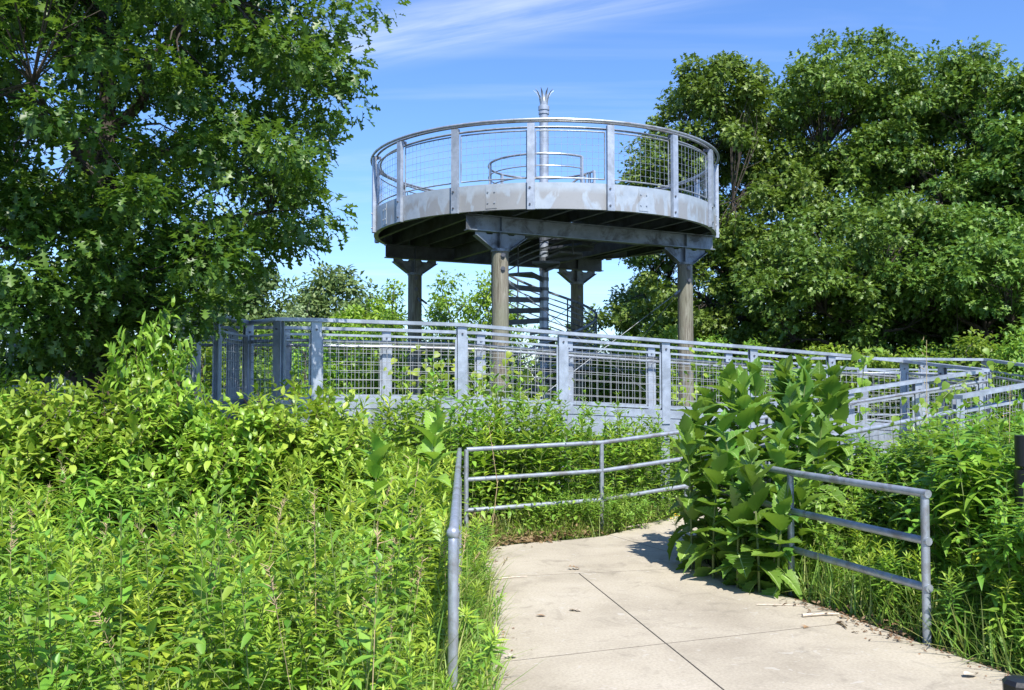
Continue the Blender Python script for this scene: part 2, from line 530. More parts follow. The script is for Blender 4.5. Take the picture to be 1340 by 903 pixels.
T_OAK = [strip_leaf([(0, .012), (.2, .045), (.34, .28), (.40, .07), (.52, .08), (.68, .37), (.70, .09), (.88, .2), (1, 0)], .3, d) for d in (.1, .3)]
T_OAKF = [strip_leaf([(0, .02), (.34, .30), (.42, .09), (.68, .36), (.76, .10), (1, 0)], .3, d) for d in (.1, .35)]
T_SIMPLE = [strip_leaf([(0, .03), (.5, .30), (1, 0)], .3, d) for d in (.1, .3)]
T_HEART = [strip_leaf([(-.08, .2), (.0, .38), (.25, .46), (.55, .36), (.8, .16), (1, 0)], .2, d) for d in (.15, .4)]
T_BLADE = [strip_leaf([(0, .011), (.35, .011), (.7, .008), (1, 0)], .3, d) for d in (.05, .3, .6)]

def multi(tpls, pos, dr, up, ln, wf=None, k=0, r=None):
    r = r or rng
    pos = np.asarray(pos, float); n = len(pos)
    if n == 0: return []
    dr = np.asarray(dr, float); up = np.asarray(up, float)
    ln = np.broadcast_to(np.asarray(ln, float), (n,)); wf = np.ones(n) if wf is None else np.broadcast_to(np.asarray(wf, float), (n,))
    c = r.integers(0, len(tpls), n)
    out = []
    for i, t in enumerate(tpls):
        s = c == i
        if s.any():
            V, Fc = inst(t, pos[s], dr[s], up[s], ln[s], wf[s])
            out.append((V, Fc, k))
    return out

# ------------------------------------------------------------------ the setting: ground, path
def struct(o):
    o['kind'] = 'structure'
    return o

g = MB()
g._add([(-700, -60, -0.03), (700, -60, -0.03), (700, 900, -0.03), (-700, 900, -0.03)], [(0, 1, 2, 3)])
struct(g.build('ground', M['ground'], smooth=False))

def path_slabs():
    outline = [(-0.10, -3), (4.6, -3), (4.2, 1.0), (3.5, 3.2), (2.79, 5.24), (2.52, 6.02), (2.27, 6.85), (2.0, 7.5), (1.78, 8.26), (1.72, 9.0),
               (2.05, 9.62), (2.75, 9.95), (2.2, 11.22), (1.42, 10.78), (0.95, 10.15), (0.6, 9.92), (0.2, 9.75), (-0.18, 9.5), (-0.27, 9.1), (-0.26, 8.4), (-0.15, 6.7), (-0.12, 5.0)]
    bm = bmesh.new()
    f = bm.faces.new([bm.verts.new((x, y, 0)) for x, y in outline])
    def cut(p, q, test):
        p, q = Vector((*p, 0)), Vector((*q, 0))
        d = q - p
        fs = [f for f in bm.faces if test(f.calc_center_median())]
        geom = fs + list({e for f in fs for e in f.edges}) + list({v for f in fs for v in f.verts})
        bmesh.ops.bisect_plane(bm, geom=geom, plane_co=p, plane_no=Vector((-d.y, d.x, 0)))
    j1, j2, ja = ((-0.18, 8.0), (1.25, 8.33)), ((-0.013, 5.6), (1.65, 6.25)), ((0.0, 3.2), (1.6, 3.8))
    cut(*j1, lambda c: True); cut(*j2, lambda c: True); cut(*ja, lambda c: True)
    cut((0.568, 8.16), (0.949, 5.99), lambda c: c.y < 8.2)
    cut((1.118, 10.05), (1.51, 9.2), lambda c: c.y > 8.2)
    fs = list(bm.faces)
    r = bmesh.ops.inset_individual(bm, faces=fs, thickness=0.008, depth=0)
    bmesh.ops.delete(bm, geom=r['faces'], context='FACES')
    # soft worn slab edge: a second tiny inset dropped outward
    r = bmesh.ops.inset_individual(bm, faces=list(bm.faces), thickness=0.004, depth=0.0)
    ext = bmesh.ops.extrude_edge_only(bm, edges=[e for e in bm.edges if e.is_boundary])
    for v in ext['geom']:
        if isinstance(v, bmesh.types.BMVert):
            v.co.z -= 0.045
    bmesh.ops.recalc_face_normals(bm, faces=bm.faces)
    me = bpy.data.meshes.new('path'); bm.to_mesh(me); bm.free()
    me.materials.append(M['concrete'])
    struct(link('path', me))
    b = MB()
    b._add([(x, y, -0.0015) for x, y in outline], [tuple(range(len(outline)))])
    struct(b.build('path_bed', M['joint'], smooth=False))
path_slabs()

# ------------------------------------------------------------------ observation tower
TC = Vector((0.67, 19.9, 0))
TR = 3.53
def pol(r, deg, z):
    return Vector((TC.x + r * math.cos(R(deg)), TC.y + r * math.sin(R(deg)), z))

tower = thing('observation_tower', 'round galvanised steel viewing platform on four timber poles with wire mesh railing', 'viewing tower', (TC.x, TC.y, 0))
def tb(mb, name, mat, parent=tower, **k):
    """part of the tower: world-space shapes, stored relative to the tower's base"""
    mb.v = [(x - TC.x, y - TC.y, z) for x, y, z in mb.v]
    return mb.build(name, mat, parent, **k)

Z0, Z1 = 4.63, 5.09
m = MB(); m.lathe(TC, [(TR - .09, Z0), (TR, Z0), (TR, Z1), (TR - .09, Z1), (TR - .09, Z1 - .012), (TR - .012, Z1 - .012), (TR - .012, Z0 + .012), (TR - .09, Z0 + .012)], 128)
rimo = tb(m, 'rim_band', M['rim'])
for k in range(8):      # splice plates with bolts
    a = -62 + 45 * k
    m = MB(); m.box(pol(TR + .001, a, 4.86), (.012, .20, .40), R(a))
    spl = tb(m, 'splice_plate', M['rim'], smooth=False)
    for da in (-1.0, 1.0):
        for z in (4.76, 4.95):
            if math.sin(R(a)) > .3: continue
            m = MB(); m.tube([pol(TR + .008, a + da, z), pol(TR + .022, a + da, z)], .014, 6)
            tb(m, 'bolt', M['galv'], spl)
m = MB(); m.lathe(TC, [(1.14, 5.035), (TR - .016, 5.035), (TR - .016, 5.068), (1.14, 5.068)], 96)
tb(m, 'deck_plate', M['dark_steel'])
m = MB(); m.lathe(TC, [(1.10, 4.86), (1.135, 4.86), (1.135, 5.03), (1.10, 5.03)], 64)
tb(m, 'hatch_collar', M['galv'])
m = MB(); m.lathe(TC, [(1.05, 5.07), (1.22, 5.07), (1.22, 5.13), (1.05, 5.13)], 64, R(-340), R(-51))
tb(m, 'hatch_kerb', M['dark_steel'])

AX = Vector((0.88, 2.79, 0)); BX = Vector((2.79, -0.88, 0))
PC = [TC - AX, TC + BX, TC + AX, TC - BX]      # near, right, back, left pole
eu = (PC[1] - PC[0]).normalized(); ev = (PC[3] - PC[0]).normalized()
side = (PC[1] - PC[0]).length

def chord(off, along, perp):
    """end points of a straight member at perpendicular offset `off` inside the rim"""
    h = math.sqrt(max(0.0, (TR - .10) ** 2 - off * off))
    c = Vector((TC.x, TC.y, 0)) + perp * off
    return c - along * h, c + along * h

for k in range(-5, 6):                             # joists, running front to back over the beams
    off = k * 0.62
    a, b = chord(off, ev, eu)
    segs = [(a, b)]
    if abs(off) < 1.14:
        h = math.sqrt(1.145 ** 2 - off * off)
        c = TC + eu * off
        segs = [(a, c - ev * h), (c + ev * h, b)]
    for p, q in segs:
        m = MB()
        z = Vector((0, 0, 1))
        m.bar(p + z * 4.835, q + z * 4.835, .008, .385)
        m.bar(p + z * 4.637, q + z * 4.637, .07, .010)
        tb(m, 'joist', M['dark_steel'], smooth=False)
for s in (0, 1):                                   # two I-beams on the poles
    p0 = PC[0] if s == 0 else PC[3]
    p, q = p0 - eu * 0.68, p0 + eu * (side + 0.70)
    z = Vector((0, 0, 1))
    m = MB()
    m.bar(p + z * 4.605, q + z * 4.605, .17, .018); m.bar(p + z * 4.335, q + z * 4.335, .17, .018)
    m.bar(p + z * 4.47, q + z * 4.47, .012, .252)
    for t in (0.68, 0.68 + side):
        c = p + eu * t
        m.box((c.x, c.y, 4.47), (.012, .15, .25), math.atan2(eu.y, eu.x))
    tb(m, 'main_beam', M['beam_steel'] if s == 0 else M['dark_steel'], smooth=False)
for s in (0, 1):                                   # cross members between the beams
    p0 = PC[0] if s == 0 else PC[1]
    p0 = p0 + eu * (0.9 if s == 0 else -0.9)
    z = Vector((0, 0, 1))
    m = MB()
    p, q = p0 + ev * .1, p0 + ev * (side - .1)
    m.bar(p + z * 4.48, q + z * 4.48, .012, .22); m.bar(p + z * 4.365, q + z * 4.365, .10, .012)
    tb(m, 'cross_beam', M['dark_steel'], smooth=False)

for i, p in enumerate(PC):
    m = MB()
    m.tube([(p.x, p.y, -.4), (p.x, p.y, 2), (p.x, p.y, 4.02)], [.158, .155, .15], 24)
    col = tb(m, 'timber_pole', M['pole'])
    for z in (3.9, 3.66):
        q = p + Vector((0.05, -.14, z))
        m = MB(); m.tube([q, q + Vector((0, -.045, 0))], .030, 8); m.tube([q, q + Vector((0, -.02, 0))], .045, 8)
        tb(m, 'bolt', M['bolt'], col)
    m = MB()                                       # gusset bracket: winged plate, centre stiffener, cap and saddle
    wing = lambda s: [p + eu * (s * .13) + Vector((0, 0, 4.02)), p + eu * (s * .16) + Vector((0, 0, 4.02)), p + eu * (s * .50) + Vector((0, 0, 4.26)),
                      p + eu * (s * .50) + Vector((0, 0, 4.315)), p + eu * (s * .30) + Vector((0, 0, 4.315)), p + eu * (s * .27) + Vector((0, 0, 4.285)), p + eu * (s * .17) + Vector((0, 0, 4.285)), p + eu * (s * .14) + Vector((0, 0, 4.315)), p + eu * (s * .012) + Vector((0, 0, 4.315)), p + eu * (s * .012) + Vector((0, 0, 4.02))]
    for s in (-1, 1):
        m.prism(wing(s), ev, .014)
        a, b = p + eu * (s * .165) + Vector((0, 0, 4.015)), p + eu * (s * .51) + Vector((0, 0, 4.255))
        m.bar(a, b, .16, .012)
    m.bar(p + Vector((0, 0, 4.0)), p + Vector((0, 0, 4.32)), .016, .20)
    m.tube([(p.x, p.y, 3.98), (p.x, p.y, 4.03)], .17, 20)
    tb(m, 'gusset_bracket', M['beam_steel'], smooth=False)

# X bracing rods between neighbouring poles
for i in range(4):
    a, b = PC[i], PC[(i + 1) % 4]
    d = (b - a).normalized()
    for p, q, s in ((a, b, 1), (b, a, -1)):
        m = MB()
        p1 = p + d * (s * .17) + Vector((0, 0, 3.45)); q1 = q - d * (s * .17) + Vector((0, 0, .95))
        off = Vector((-d.y, d.x, 0)) * (.02 * s)
        m.tube([p1 + off, q1 + off], .007, 6)
        e = (q1 - p1).normalized()
        m.tube([p1 + off - e * .03, p1 + off + e * .14], .024, 6)
        tb(m, 'brace_rod', M['beam_steel'])

# railing of the platform
NP, A0, DA = 16, -95.5, 22.5
m = MB()
ring = lambda r, z, n=128: [pol(r, 360 * k / n, z) for k in range(n)]
for name, r, z, rad in (('top_rail', TR + .055, 6.175, .026), ('top_rail', TR - .03, 6.165, .022), ('grab_rail', TR - .13, 6.085, .021)):
    m = MB(); m.tube(ring(r, z), rad, 8, closed=True)
    tb(m, name, M['pipe'])
for k in range(NP):
    a = A0 + DA * k
    m = MB()
    m.box(pol(TR + .012, a, 5.36), (.016, .13, 1.50), R(a))
    for s in (-1, 1):
        q = pol(TR + .036, a, 5.36) + Vector((-math.sin(R(a)), math.cos(R(a)), 0)) * (s * .059)
        m.box(q, (.048, .012, 1.50), R(a))
    m.box(pol(TR + .066, a, 5.36), (.012, .13, 1.50), R(a))
    post = tb(m, 'post', M['galv'], smooth=False)
    m = MB()
    m.box(pol(TR - .02, a, 6.11), (.16, .02, .06), R(a))
    m.box(pol(TR + .02, a, 6.09), (.08, .10, .05), R(a))
    tb(m, 'rail_bracket', M['bolt'], post, smooth=False)
    for z in (4.70, 4.99):
        m = MB(); m.tube([pol(TR + .072, a - .3, z), pol(TR + .088, a - .3, z)], .018, 8)
        tb(m, 'bolt', M['bolt'], post)
    # mesh panel to the next post
    m = MB()
    r0 = TR - .03
    aa0, aa1 = a + 1.3, a + DA - 1.3
    arc = lambda z: [pol(r0, aa0 + (aa1 - aa0) * j / 6, z) for j in range(7)]
    for z in (5.17, 6.0):
        m.tube(arc(z), .013, 6)
    for ae in (aa0, aa1):
        m.tube([pol(r0, ae, 5.17), pol(r0, ae, 6.0)], .012, 6)
    fr = tb(m, 'mesh_panel', M['pipe'])
    w = MB()
    for j in range(1, 7):
        w.tube(arc(5.17 + .83 * j / 7), .0028, 4, cap=False)
    for j in range(1, 11):
        ae = aa0 + (aa1 - aa0) * j / 11
        w.tube([pol(r0, ae, 5.17), pol(r0, ae, 6.0)], .0028, 4, cap=False)
    tb(w, 'wire_mesh', M['galv'], fr)

# hatch guard on the deck
for j, z in enumerate((6.17, 5.93, 5.70, 5.47, 5.25)):
    m = MB(); m.tube([pol(1.16, t, z) for t in np.linspace(-340, -51, 60)], .024 if j == 0 else .013, 8)
    tb(m, 'guard_rail', M['pipe'])
for t in (-340, -330, -275, -220, -165, -108, -51):
    m = MB(); p = pol(1.16, t, 0)
    m.box((p.x, p.y, 5.62), (.05, .05, 1.1), R(t))
    tb(m, 'guard_post', M['galv'], smooth=False)
m = MB(); m.tube([pol(.18, -100, 5.35), pol(.55, -45, 5.62), pol(.95, -28, 5.92)], .024, 8)
m.tube([pol(.95, -28, 5.92), pol(.95, -28, 5.1)], .02, 8)
tb(m, 'stair_handrail', M['pipe'])

# mast with its crown of curved blades
m = MB(); m.lathe(TC, [(0, 5.0), (.095, 5.0), (.095, 7.28), (.112, 7.28), (.112, 7.33), (.10, 7.335), (.10, 7.36), (.118, 7.365), (.118, 7.45), (.08, 7.47), (0, 7.47)], 28, closed_prof=False)
mast = tb(m, 'mast', M['galv'])
m = MB()
for k in range(9):
    a = 360 / 9 * k + 12
    pr = [(.075, 7.40), (.078, 7.52), (.10, 7.64), (.15, 7.74), (.215, 7.80)]
    vs = []
    for (r, z), w in zip(pr, (.026, .026, .024, .017, .002)):
        t = Vector((-math.sin(R(a)), math.cos(R(a)), 0))
        for s, dr_ in ((-1, .005), (1, .005), (1, -.005), (-1, -.005)):
            vs.append(pol(r + dr_, a, z) + t * (s * w))
    fs = [(0, 1, 2, 3)]
    for i in range(4):
        for q in range(4):
            fs.append((4 * i + q, 4 * i + 4 + q, 4 * i + 4 + (q + 1) % 4, 4 * i + (q + 1) % 4))
    fs.append((19, 18, 17, 16))
    m._add(vs, fs)
tb(m, 'crown_spikes', M['galv'], mast)

# ------------------------------------------------------------------ spiral staircase
stair = thing('spiral_staircase', 'open steel spiral staircase winding round the centre pole beneath the platform', 'staircase', (TC.x, TC.y, 0))
def sb(mb, name, mat, parent=stair, **k):
    mb.v = [(x - TC.x, y - TC.y, z) for x, y, z in mb.v]
    return mb.build(name, mat, parent, **k)
m = MB(); m.tube([(TC.x, TC.y, 0), (TC.x, TC.y, 5.0)], .095, 20)
sb(m, 'centre_pole', M['galv'])
N_TR, TH0, DTH, ZT, RISE = 19, 390.0, -30.0, 4.86, 0.21
for i in range(N_TR):
    th, z = TH0 + DTH * i, ZT - RISE * i
    m = MB()
    c = lambda r, d, zz: pol(r, th + d, zz)
    poly = [c(.09, -14, z), c(1.06, -15, z), c(1.07, 0, z), c(1.06, 15, z), c(.09, 14, z)]
    m.prism(poly, (0, 0, 1), .045)
    m.prism([c(.09, 14, z), c(1.06, 15, z), c(1.06, 15, z - .09), c(.09, 14, z - .09)], (-math.sin(R(th + 15)), math.cos(R(th + 15)), 0), .006)
    m.tube([c(0, 0, z - .05), c(0, 0, z + .02)], .104, 14)
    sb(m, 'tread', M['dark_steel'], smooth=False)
def helix(z_off, t0=0, t1=N_TR - 1, r=1.09, n=90):
    return [pol(r, TH0 + DTH * (t0 + (t1 - t0) * j / n), ZT - RISE * (t0 + (t1 - t0) * j / n) + z_off) for j in range(n + 1)]
for j in range(7):
    m = MB(); m.tube(helix(.92 - .125 * j, 2.2 if j < 1 else 3.2), .027 if j == 0 else .014, 6)
    sb(m, 'handrail' if j == 0 else 'guard_bar', M['beam_steel'])
for i in range(3, N_TR, 2):
    m = MB(); a, z = TH0 + DTH * i, ZT - RISE * i
    m.tube([pol(1.09, a, z - .05), pol(1.09, a, z + .92)], .018, 6)
    sb(m, 'baluster', M['dark_steel'])

# ------------------------------------------------------------------ elevated walkway and ramps
V3 = Vector
def railing(name, label, pts, cap_h=1.07, inner=None, pipes=(0.80,), group='galvanised ramp railings', skip=(), bottom=0.10, postdrop=0.12):
    """pts: post positions at deck level, in order; inner: side of the grab pipe (+1 = left of travel)"""
    pts = [V3(p) for p in pts]
    base = pts[0]
    root = thing(name, label, 'railing', base, 0, group)
    def rb(mb, nm, mat, parent=root, **k):
        mb.v = [(x - base.x, y - base.y, z - base.z) for x, y, z in mb.v]
        return mb.build(nm, mat, parent, **k)
    up = V3((0, 0, 1))
    n = len(pts)
    m = MB(); m.strip([p + up * (cap_h - .022) for p in pts], .125, .044)
    rb(m, 'cap_rail', M['galv'], smooth=False)
    dirs = []
    for i in range(n):
        d = (pts[min(i + 1, n - 1)] - pts[max(i - 1, 0)]); d.z = 0
        dirs.append(d.normalized())
    for i, p in enumerate(pts):
        if i in skip: continue
        d = dirs[i]; rz = math.atan2(d.y, d.x)
        m = MB()
        h = cap_h - .046 + postdrop
        c = p + up * (-postdrop + h / 2)
        nrm = V3((d.y, -d.x, 0))
        m.box(c + nrm * .028, (.125, .010, h), rz); m.box(c - nrm * .028, (.125, .010, h), rz)
        m.box(c, (.012, .046, h), rz)
        po = rb(m, 'post', M['galv'], smooth=False)
        m = MB()
        q = p + up * (cap_h - .14) + nrm * .033
        m.tube([q, q + nrm * .016], .013, 8)
        rb(m, 'bolt', M['bolt'], po)
    for i in range(n - 1):
        d = (pts[i + 1] - pts[i]); ln = d.length; d = d / ln
        a = pts[i] + d * .075; b = pts[i + 1] - d * .075
        if (b - a).length < .2: continue
        m = MB()
        zt, zb = cap_h - .20, bottom
        m.bar(a + up * zt, b + up * zt, .028, .028); m.bar(a + up * zb, b + up * zb, .028, .028)
        m.bar(a + up * zb, a + up * zt, .024, .024); m.bar(b + up * zb, b + up * zt, .024, .024)
        fr = rb(m, 'mesh_panel', M['galv'], smooth=False)
        w = MB()
        nx = max(2, round((b - a).length / .105)); nz = 7
        for j in range(1, nx):
            q = a + (b - a) * (j / nx)
            w.tube([q + up * zb, q + up * zt], .0032, 4, cap=False)
        for j in range(1, nz):
            z = zb + (zt - zb) * j / nz
            w.tube([a + up * z, b + up * z], .0032, 4, cap=False)
        rb(w, 'wire_mesh', M['wire'], fr)
    if inner is not None:
        for ph in pipes:
            pp = []
            for i, p in enumerate(pts):
                nrm = V3((-dirs[i].y, dirs[i].x, 0)) * inner
                pp.append(p + nrm * .13 + up * ph)
            m = MB(); m.tube(pp, .021, 8)
            for i in range(n):
                m.tube([pts[i] + up * (ph - .05), pp[i] + up * (-.02)], .008, 5)
            rb(m, 'grab_pipe', M['pipe'])
    return root

def lerp(a, b, t): return a + (b - a) * t
CAP = 1.07
# near rail of the upper run, from cap heights read off the photograph
near_px = [(414, 416.5, 11.75), (604, 423, 12.5), (736, 434, 12.98), (870, 444, 13.47), (985, 453, 13.96), (1087, 462, 14.44), (1183, 471, 14.93)]
near = [at(*p) - V3((0, 0, CAP)) for p in near_px]
inner_end = at(1290, 482.5, 13.15) - V3((0, 0, CAP))
left_part = [at(285, 409, 10.9), at(325, 420, 12.35), at(365, 414.5, 11.62)]
left_part = [p - V3((0, 0, CAP)) for p in left_part]
for p in left_part: p.z = near[0].z
mid_in = lerp(near[-1], inner_end, .5)
upper_near = railing('ramp_railing', 'long mesh railing along the near side of the raised walkway in front of the tower', left_part + near + [mid_in, inner_end], inner=1)

# far rail of the upper run
dirn = (near[-1] - near[1]); dirn.z = 0; dirn.normalize()
nrm_far = V3((-dirn.y, dirn.x, 0))
far = []
W = 1.65
zl = near[0].z
for t in range(7):
    q = near[1] + (near[2] - near[1]) * (t - 1.45)
    q = V3((q.x, q.y, 0)) + nrm_far * W
    far.append(q)
zfun = lambda q: float(np.interp(q.x, [p.x for p in near], [p.z for p in near]))
for q in far: q.z = zfun(q)
corner = at(1290, 469, 16.3) - V3((0, 0, CAP))
right_out = at(1352, 477.5, 14.7) - V3((0, 0, CAP))
far_left = [V3((-3.9 - 1.5 * k, 13.35 - .05 * k, zl)) for k in range(4)][::-1]
extra = [far[-1] + (corner - far[-1]) * t for t in (.33, .66)]
upper_far = railing('ramp_railing', 'mesh railing along the tower side of the raised walkway, behind the near railing', far_left + far + extra + [corner, right_out, V3((8.2, 12.9, right_out.z - .02))], inner=-1)

# branch of the walkway that comes forward under the oak: rails in its shade
br = [at(257, 418, 10.45) - V3((0, 0, CAP)), at(240, 415, 10.0) - V3((0, 0, CAP))]
for p in br: p.z = zl
railing('ramp_railing', 'dark shaded mesh railing under the oak at the left end of the walkway', [br[1], br[0], left_part[0] + V3((-.02, -.14, 0))], inner=None, skip=(2,))
br2 = [V3((-5.1 - .1 * k, 11.75 - 1.1 * k, zl)) for k in range(3)]
railing('ramp_railing', 'mesh railing half hidden behind the oak trunk on the left', [V3((-7.8, 11.8, zl)), V3((-6.45, 11.78, zl))] + br2, inner=None)

# lower ramp: far rail (with cap) and near rail
lowA = [(1.0, 10.7), (2.02, 11.15), (3.15, 11.66), (4.28, 12.16), (5.35, 12.63), (6.42, 13.1)]
capA = {2.02: 1.22, 4.28: 1.53, 6.42: 1.80}
zA = lambda x: float(np.interp(x, [2.02, 4.28, 6.42], [1.22, 1.53, 1.80])) - CAP
A = [V3((x, y, zA(x))) for x, y in lowA[2:]]
railing('ramp_railing', 'far railing of the lower ramp with flat cap, behind the big leafy plants', A, inner=-1, pipes=(.92, .57, .2))
offB = V3((.61, -1.37, 0))
Bp = [V3((5.07, 10.87, 0)), V3((6.1, 11.32, 0)), V3((7.15, 11.8, 0)), V3((8.2, 12.75, 0))]
Bp[0].z = at(1253, 517, 10.87).z - CAP; Bp[1].z = Bp[0].z + .14; Bp[2].z = Bp[1].z + .14; Bp[3].z = Bp[2].z + .05
railing('ramp_railing', 'short near railing of the lower ramp rising above the weeds at the right edge', Bp, inner=1, pipes=(.86,))

# walkway decks
walk = thing('raised_walkway', 'raised steel walkway with grey boards and plate edge, climbing from the right to the tower', 'walkway', (near[1].x, near[1].y, 0))
def wb(mb, nm, mat, **k):
    b = walk.location
    mb.v = [(x - b.x, y - b.y, z - b.z) for x, y, z in mb.v]
    return mb.build(nm, mat, walk, **k)
def deck(left, right, t=.05, drop=0.0):
    m = MB()
    n = len(left)
    vs, fs = [], []
    for a, b in zip(left, right):
        for z in (0, -t):
            vs += [a + V3((0, 0, z - drop)), b + V3((0, 0, z - drop))]
    fs.append((0, 1, 3, 2))
    for i in range(n - 1):
        o, p = 4 * i, 4 * i + 4
        fs += [(o, p, p + 1, o + 1), (o + 2, o + 3, p + 3, p + 2), (o, o + 2, p + 2, p), (o + 1, p + 1, p + 3, o + 3)]
    o = 4 * (n - 1)
    fs.append((o, o + 2, o + 3, o + 1))
    m._add(vs, fs)
    return m
def edge_plate(pts, out=0.0, h=.40, top=.07):
    m = MB()
    pts = [V3(p) for p in pts]
    m.strip([p + V3((0, 0, top - .055)) for p in pts], .05, .11)
    m.strip([p + V3((0, 0, top - .115 - (h - .115) / 2)) for p in pts], .03, h - .118)
    return m
nearx = near + []
far_m = []
for p in nearx:
    q = V3((p.x, p.y, 0)) + nrm_far * (W - .08); q.z = p.z; far_m.append(q)
wb(deck(nearx, far_m), 'deck', M['deck'], smooth=False)
wb(edge_plate(near), 'edge_plate', M['galv'], smooth=False)
wb(edge_plate([q for q in far_m]), 'edge_plate', M['galv'], smooth=False)
# left platform and branch
lp = [V3((-8.4, 13.2, zl - .004)), V3((-5.2, 13.3, zl - .004)), V3((-3.4, 13.35, zl - .004)), V3((near[0].x, near[0].y + 1.6, zl - .004))]
ln_ = [V3((-8.4, 11.8, zl - .004)), V3((-5.2, 11.8, zl - .004)), V3((-3.4, 12.35, zl - .004)), V3((near[0].x, near[0].y, zl - .004))]
wb(deck(ln_, lp), 'deck', M['deck'], smooth=False)
wb(deck([V3((-5.3, 9.2, zl - .01)), V3((-5.1, 11.9, zl - .01))], [V3((-3.52, 8.8, zl - .01)), V3((-3.42, 12.3, zl - .01))]), 'deck', M['deck'], smooth=False)
wb(edge_plate([V3((-3.50, 8.9, zl)), V3((-3.42, 10.9, zl)), V3((-3.45, 12.3, zl)), left_part[2], near[0]]), 'edge_plate', M['galv'], smooth=False)
wb(edge_plate([V3((-8.4, 11.76, zl)), V3((-5.15, 11.76, zl)), V3((-5.3, 9.2, zl))]), 'edge_plate', M['galv'], smooth=False)
# landing and lower ramp
wb(deck([near[-1] + V3((0, 0, -.006)), inner_end + V3((0, 0, -.006)), V3((7.1, 11.85, inner_end.z - .01))], [corner + V3((0, 0, -.006)), right_out, V3((8.2, 12.85, inner_end.z - .01))]), 'landing', M['deck'], smooth=False)
A_full = [V3((1.42, 10.88, .0)), V3((2.02, 11.15, .10))] + A
B_full = [a + offB for a in A_full]
wb(deck(A_full, B_full), 'deck', M['concrete'], smooth=False)
wb(edge_plate(A_full[1:], h=.35), 'edge_plate', M['galv'], smooth=False)
wb(edge_plate(B_full[1:], h=.35), 'edge_plate', M['galv'], smooth=False)
for p in near[::1] + far_m[::2] + [corner, right_out, inner_end]:
    m = MB(); m.box((p.x, p.y + .08, (p.z - .3) / 2 - .1), (.12, .12, p.z + .1))
    wb(m, 'support_leg', M['galv'], smooth=False)

# ------------------------------------------------------------------ pipe railings beside the path
def pipe_rail(label, runs, posts, r=.0245, ends=(), origin=None):
    o = V3(origin)
    root = thing('pipe_railing', label, 'railing', o)
    def pb(mb, nm, mat=M['pipe']):
        mb.v = [(x - o.x, y - o.y, z - o.z) for x, y, z in mb.v]
        return mb.build(nm, mat, root)
    for nm, pts in runs:
        m = MB(); m.tube(pts, r, 12); pb(m, nm)
    for base, top in posts:
        m = MB(); m.tube([base, top], r, 12); pb(m, 'post')
    return root

cornr = V3((-.53, 10.05, 0)); q1 = V3((1.0, 10.7, 0)); q2 = V3((2.02, 11.15, .12)); q3 = V3((3.1, 11.62, .27))
nearp = V3((-.283, 4.62, 0))
def hrail(h): return [cornr + V3((.05, .02, h)), q1 + V3((0, 0, h + .035)), q2 + V3((0, 0, h + .02)), q3 + V3((0, 0, h + .02))]
def elbow():
    p = []
    a = cornr + V3((-.02, -.03, .915)); b = nearp + V3((0, .10, .915))
    p += [a, lerp(a, b, .5), b]
    for t in (25, 50, 75):
        p.append(nearp + V3((0, .10 - .10 * math.sin(R(t)), .815 + .10 * math.cos(R(t)))))
    p += [nearp + V3((0, 0, .78)), nearp + V3((0, 0, .4)), nearp + V3((0, 0, -.2))]
    return p
runs = [('top_rail', hrail(.915)), ('middle_rail', hrail(.60)), ('bottom_rail', hrail(.28)), ('near_end_rail', elbow()),
        ('middle_rail', [cornr + V3((-.02, -.03, .60)), nearp + V3((0, 0, .60))]), ('bottom_rail', [cornr + V3((-.02, -.03, .28)), nearp + V3((0, 0, .28))])]
midp = lerp(cornr, nearp, .55)
pipe_rail('galvanised pipe railing along the left edge of the path, turning at its far bend', runs,
          [(cornr + V3((.05, .02, -.2)), cornr + V3((.05, .02, .915))), (q1 + V3((0, 0, -.2)), q1 + V3((0, 0, .95))), (q2 + V3((0, 0, -.3)), q2 + V3((0, 0, .93))),
           (midp + V3((0, 0, -.2)), midp + V3((0, 0, .915)))], origin=cornr)
m = MB(nearp); m.lathe(nearp + V3((0, .012, .885)), [(.0335 * math.sin(R(a)), .0335 * math.cos(R(a))) for a in range(0, 181, 20)], 16, closed_prof=False)
m.build('rail_end_cap', M['pipe'], bpy.data.objects['pipe_railing']).location = nearp - cornr
r1 = V3((2.59, 6.03, 0)); r2 = V3((2.16, 7.45, 0)); r3 = V3((1.86, 9.15, 0)); r4 = V3((3.2, 9.95, .12)); r5 = V3((5.0, 10.8, .38))
def rr(h): return [r1 + V3((.01, -.03, h)), r2 + V3((0, 0, h)), r3 + V3((0, 0, h)), r4 + V3((0, 0, h)), r5 + V3((0, 0, h))]
pipe_rail('three bar pipe railing right of the path, in front of the tall weeds', [('top_rail', rr(.915)), ('middle_rail', rr(.62)), ('bottom_rail', rr(.33))],
          [(p + V3((0, 0, -.2)), p + V3((0, 0, .915))) for p in (r1, r2, r3, r4)], origin=r1, r=.0265)

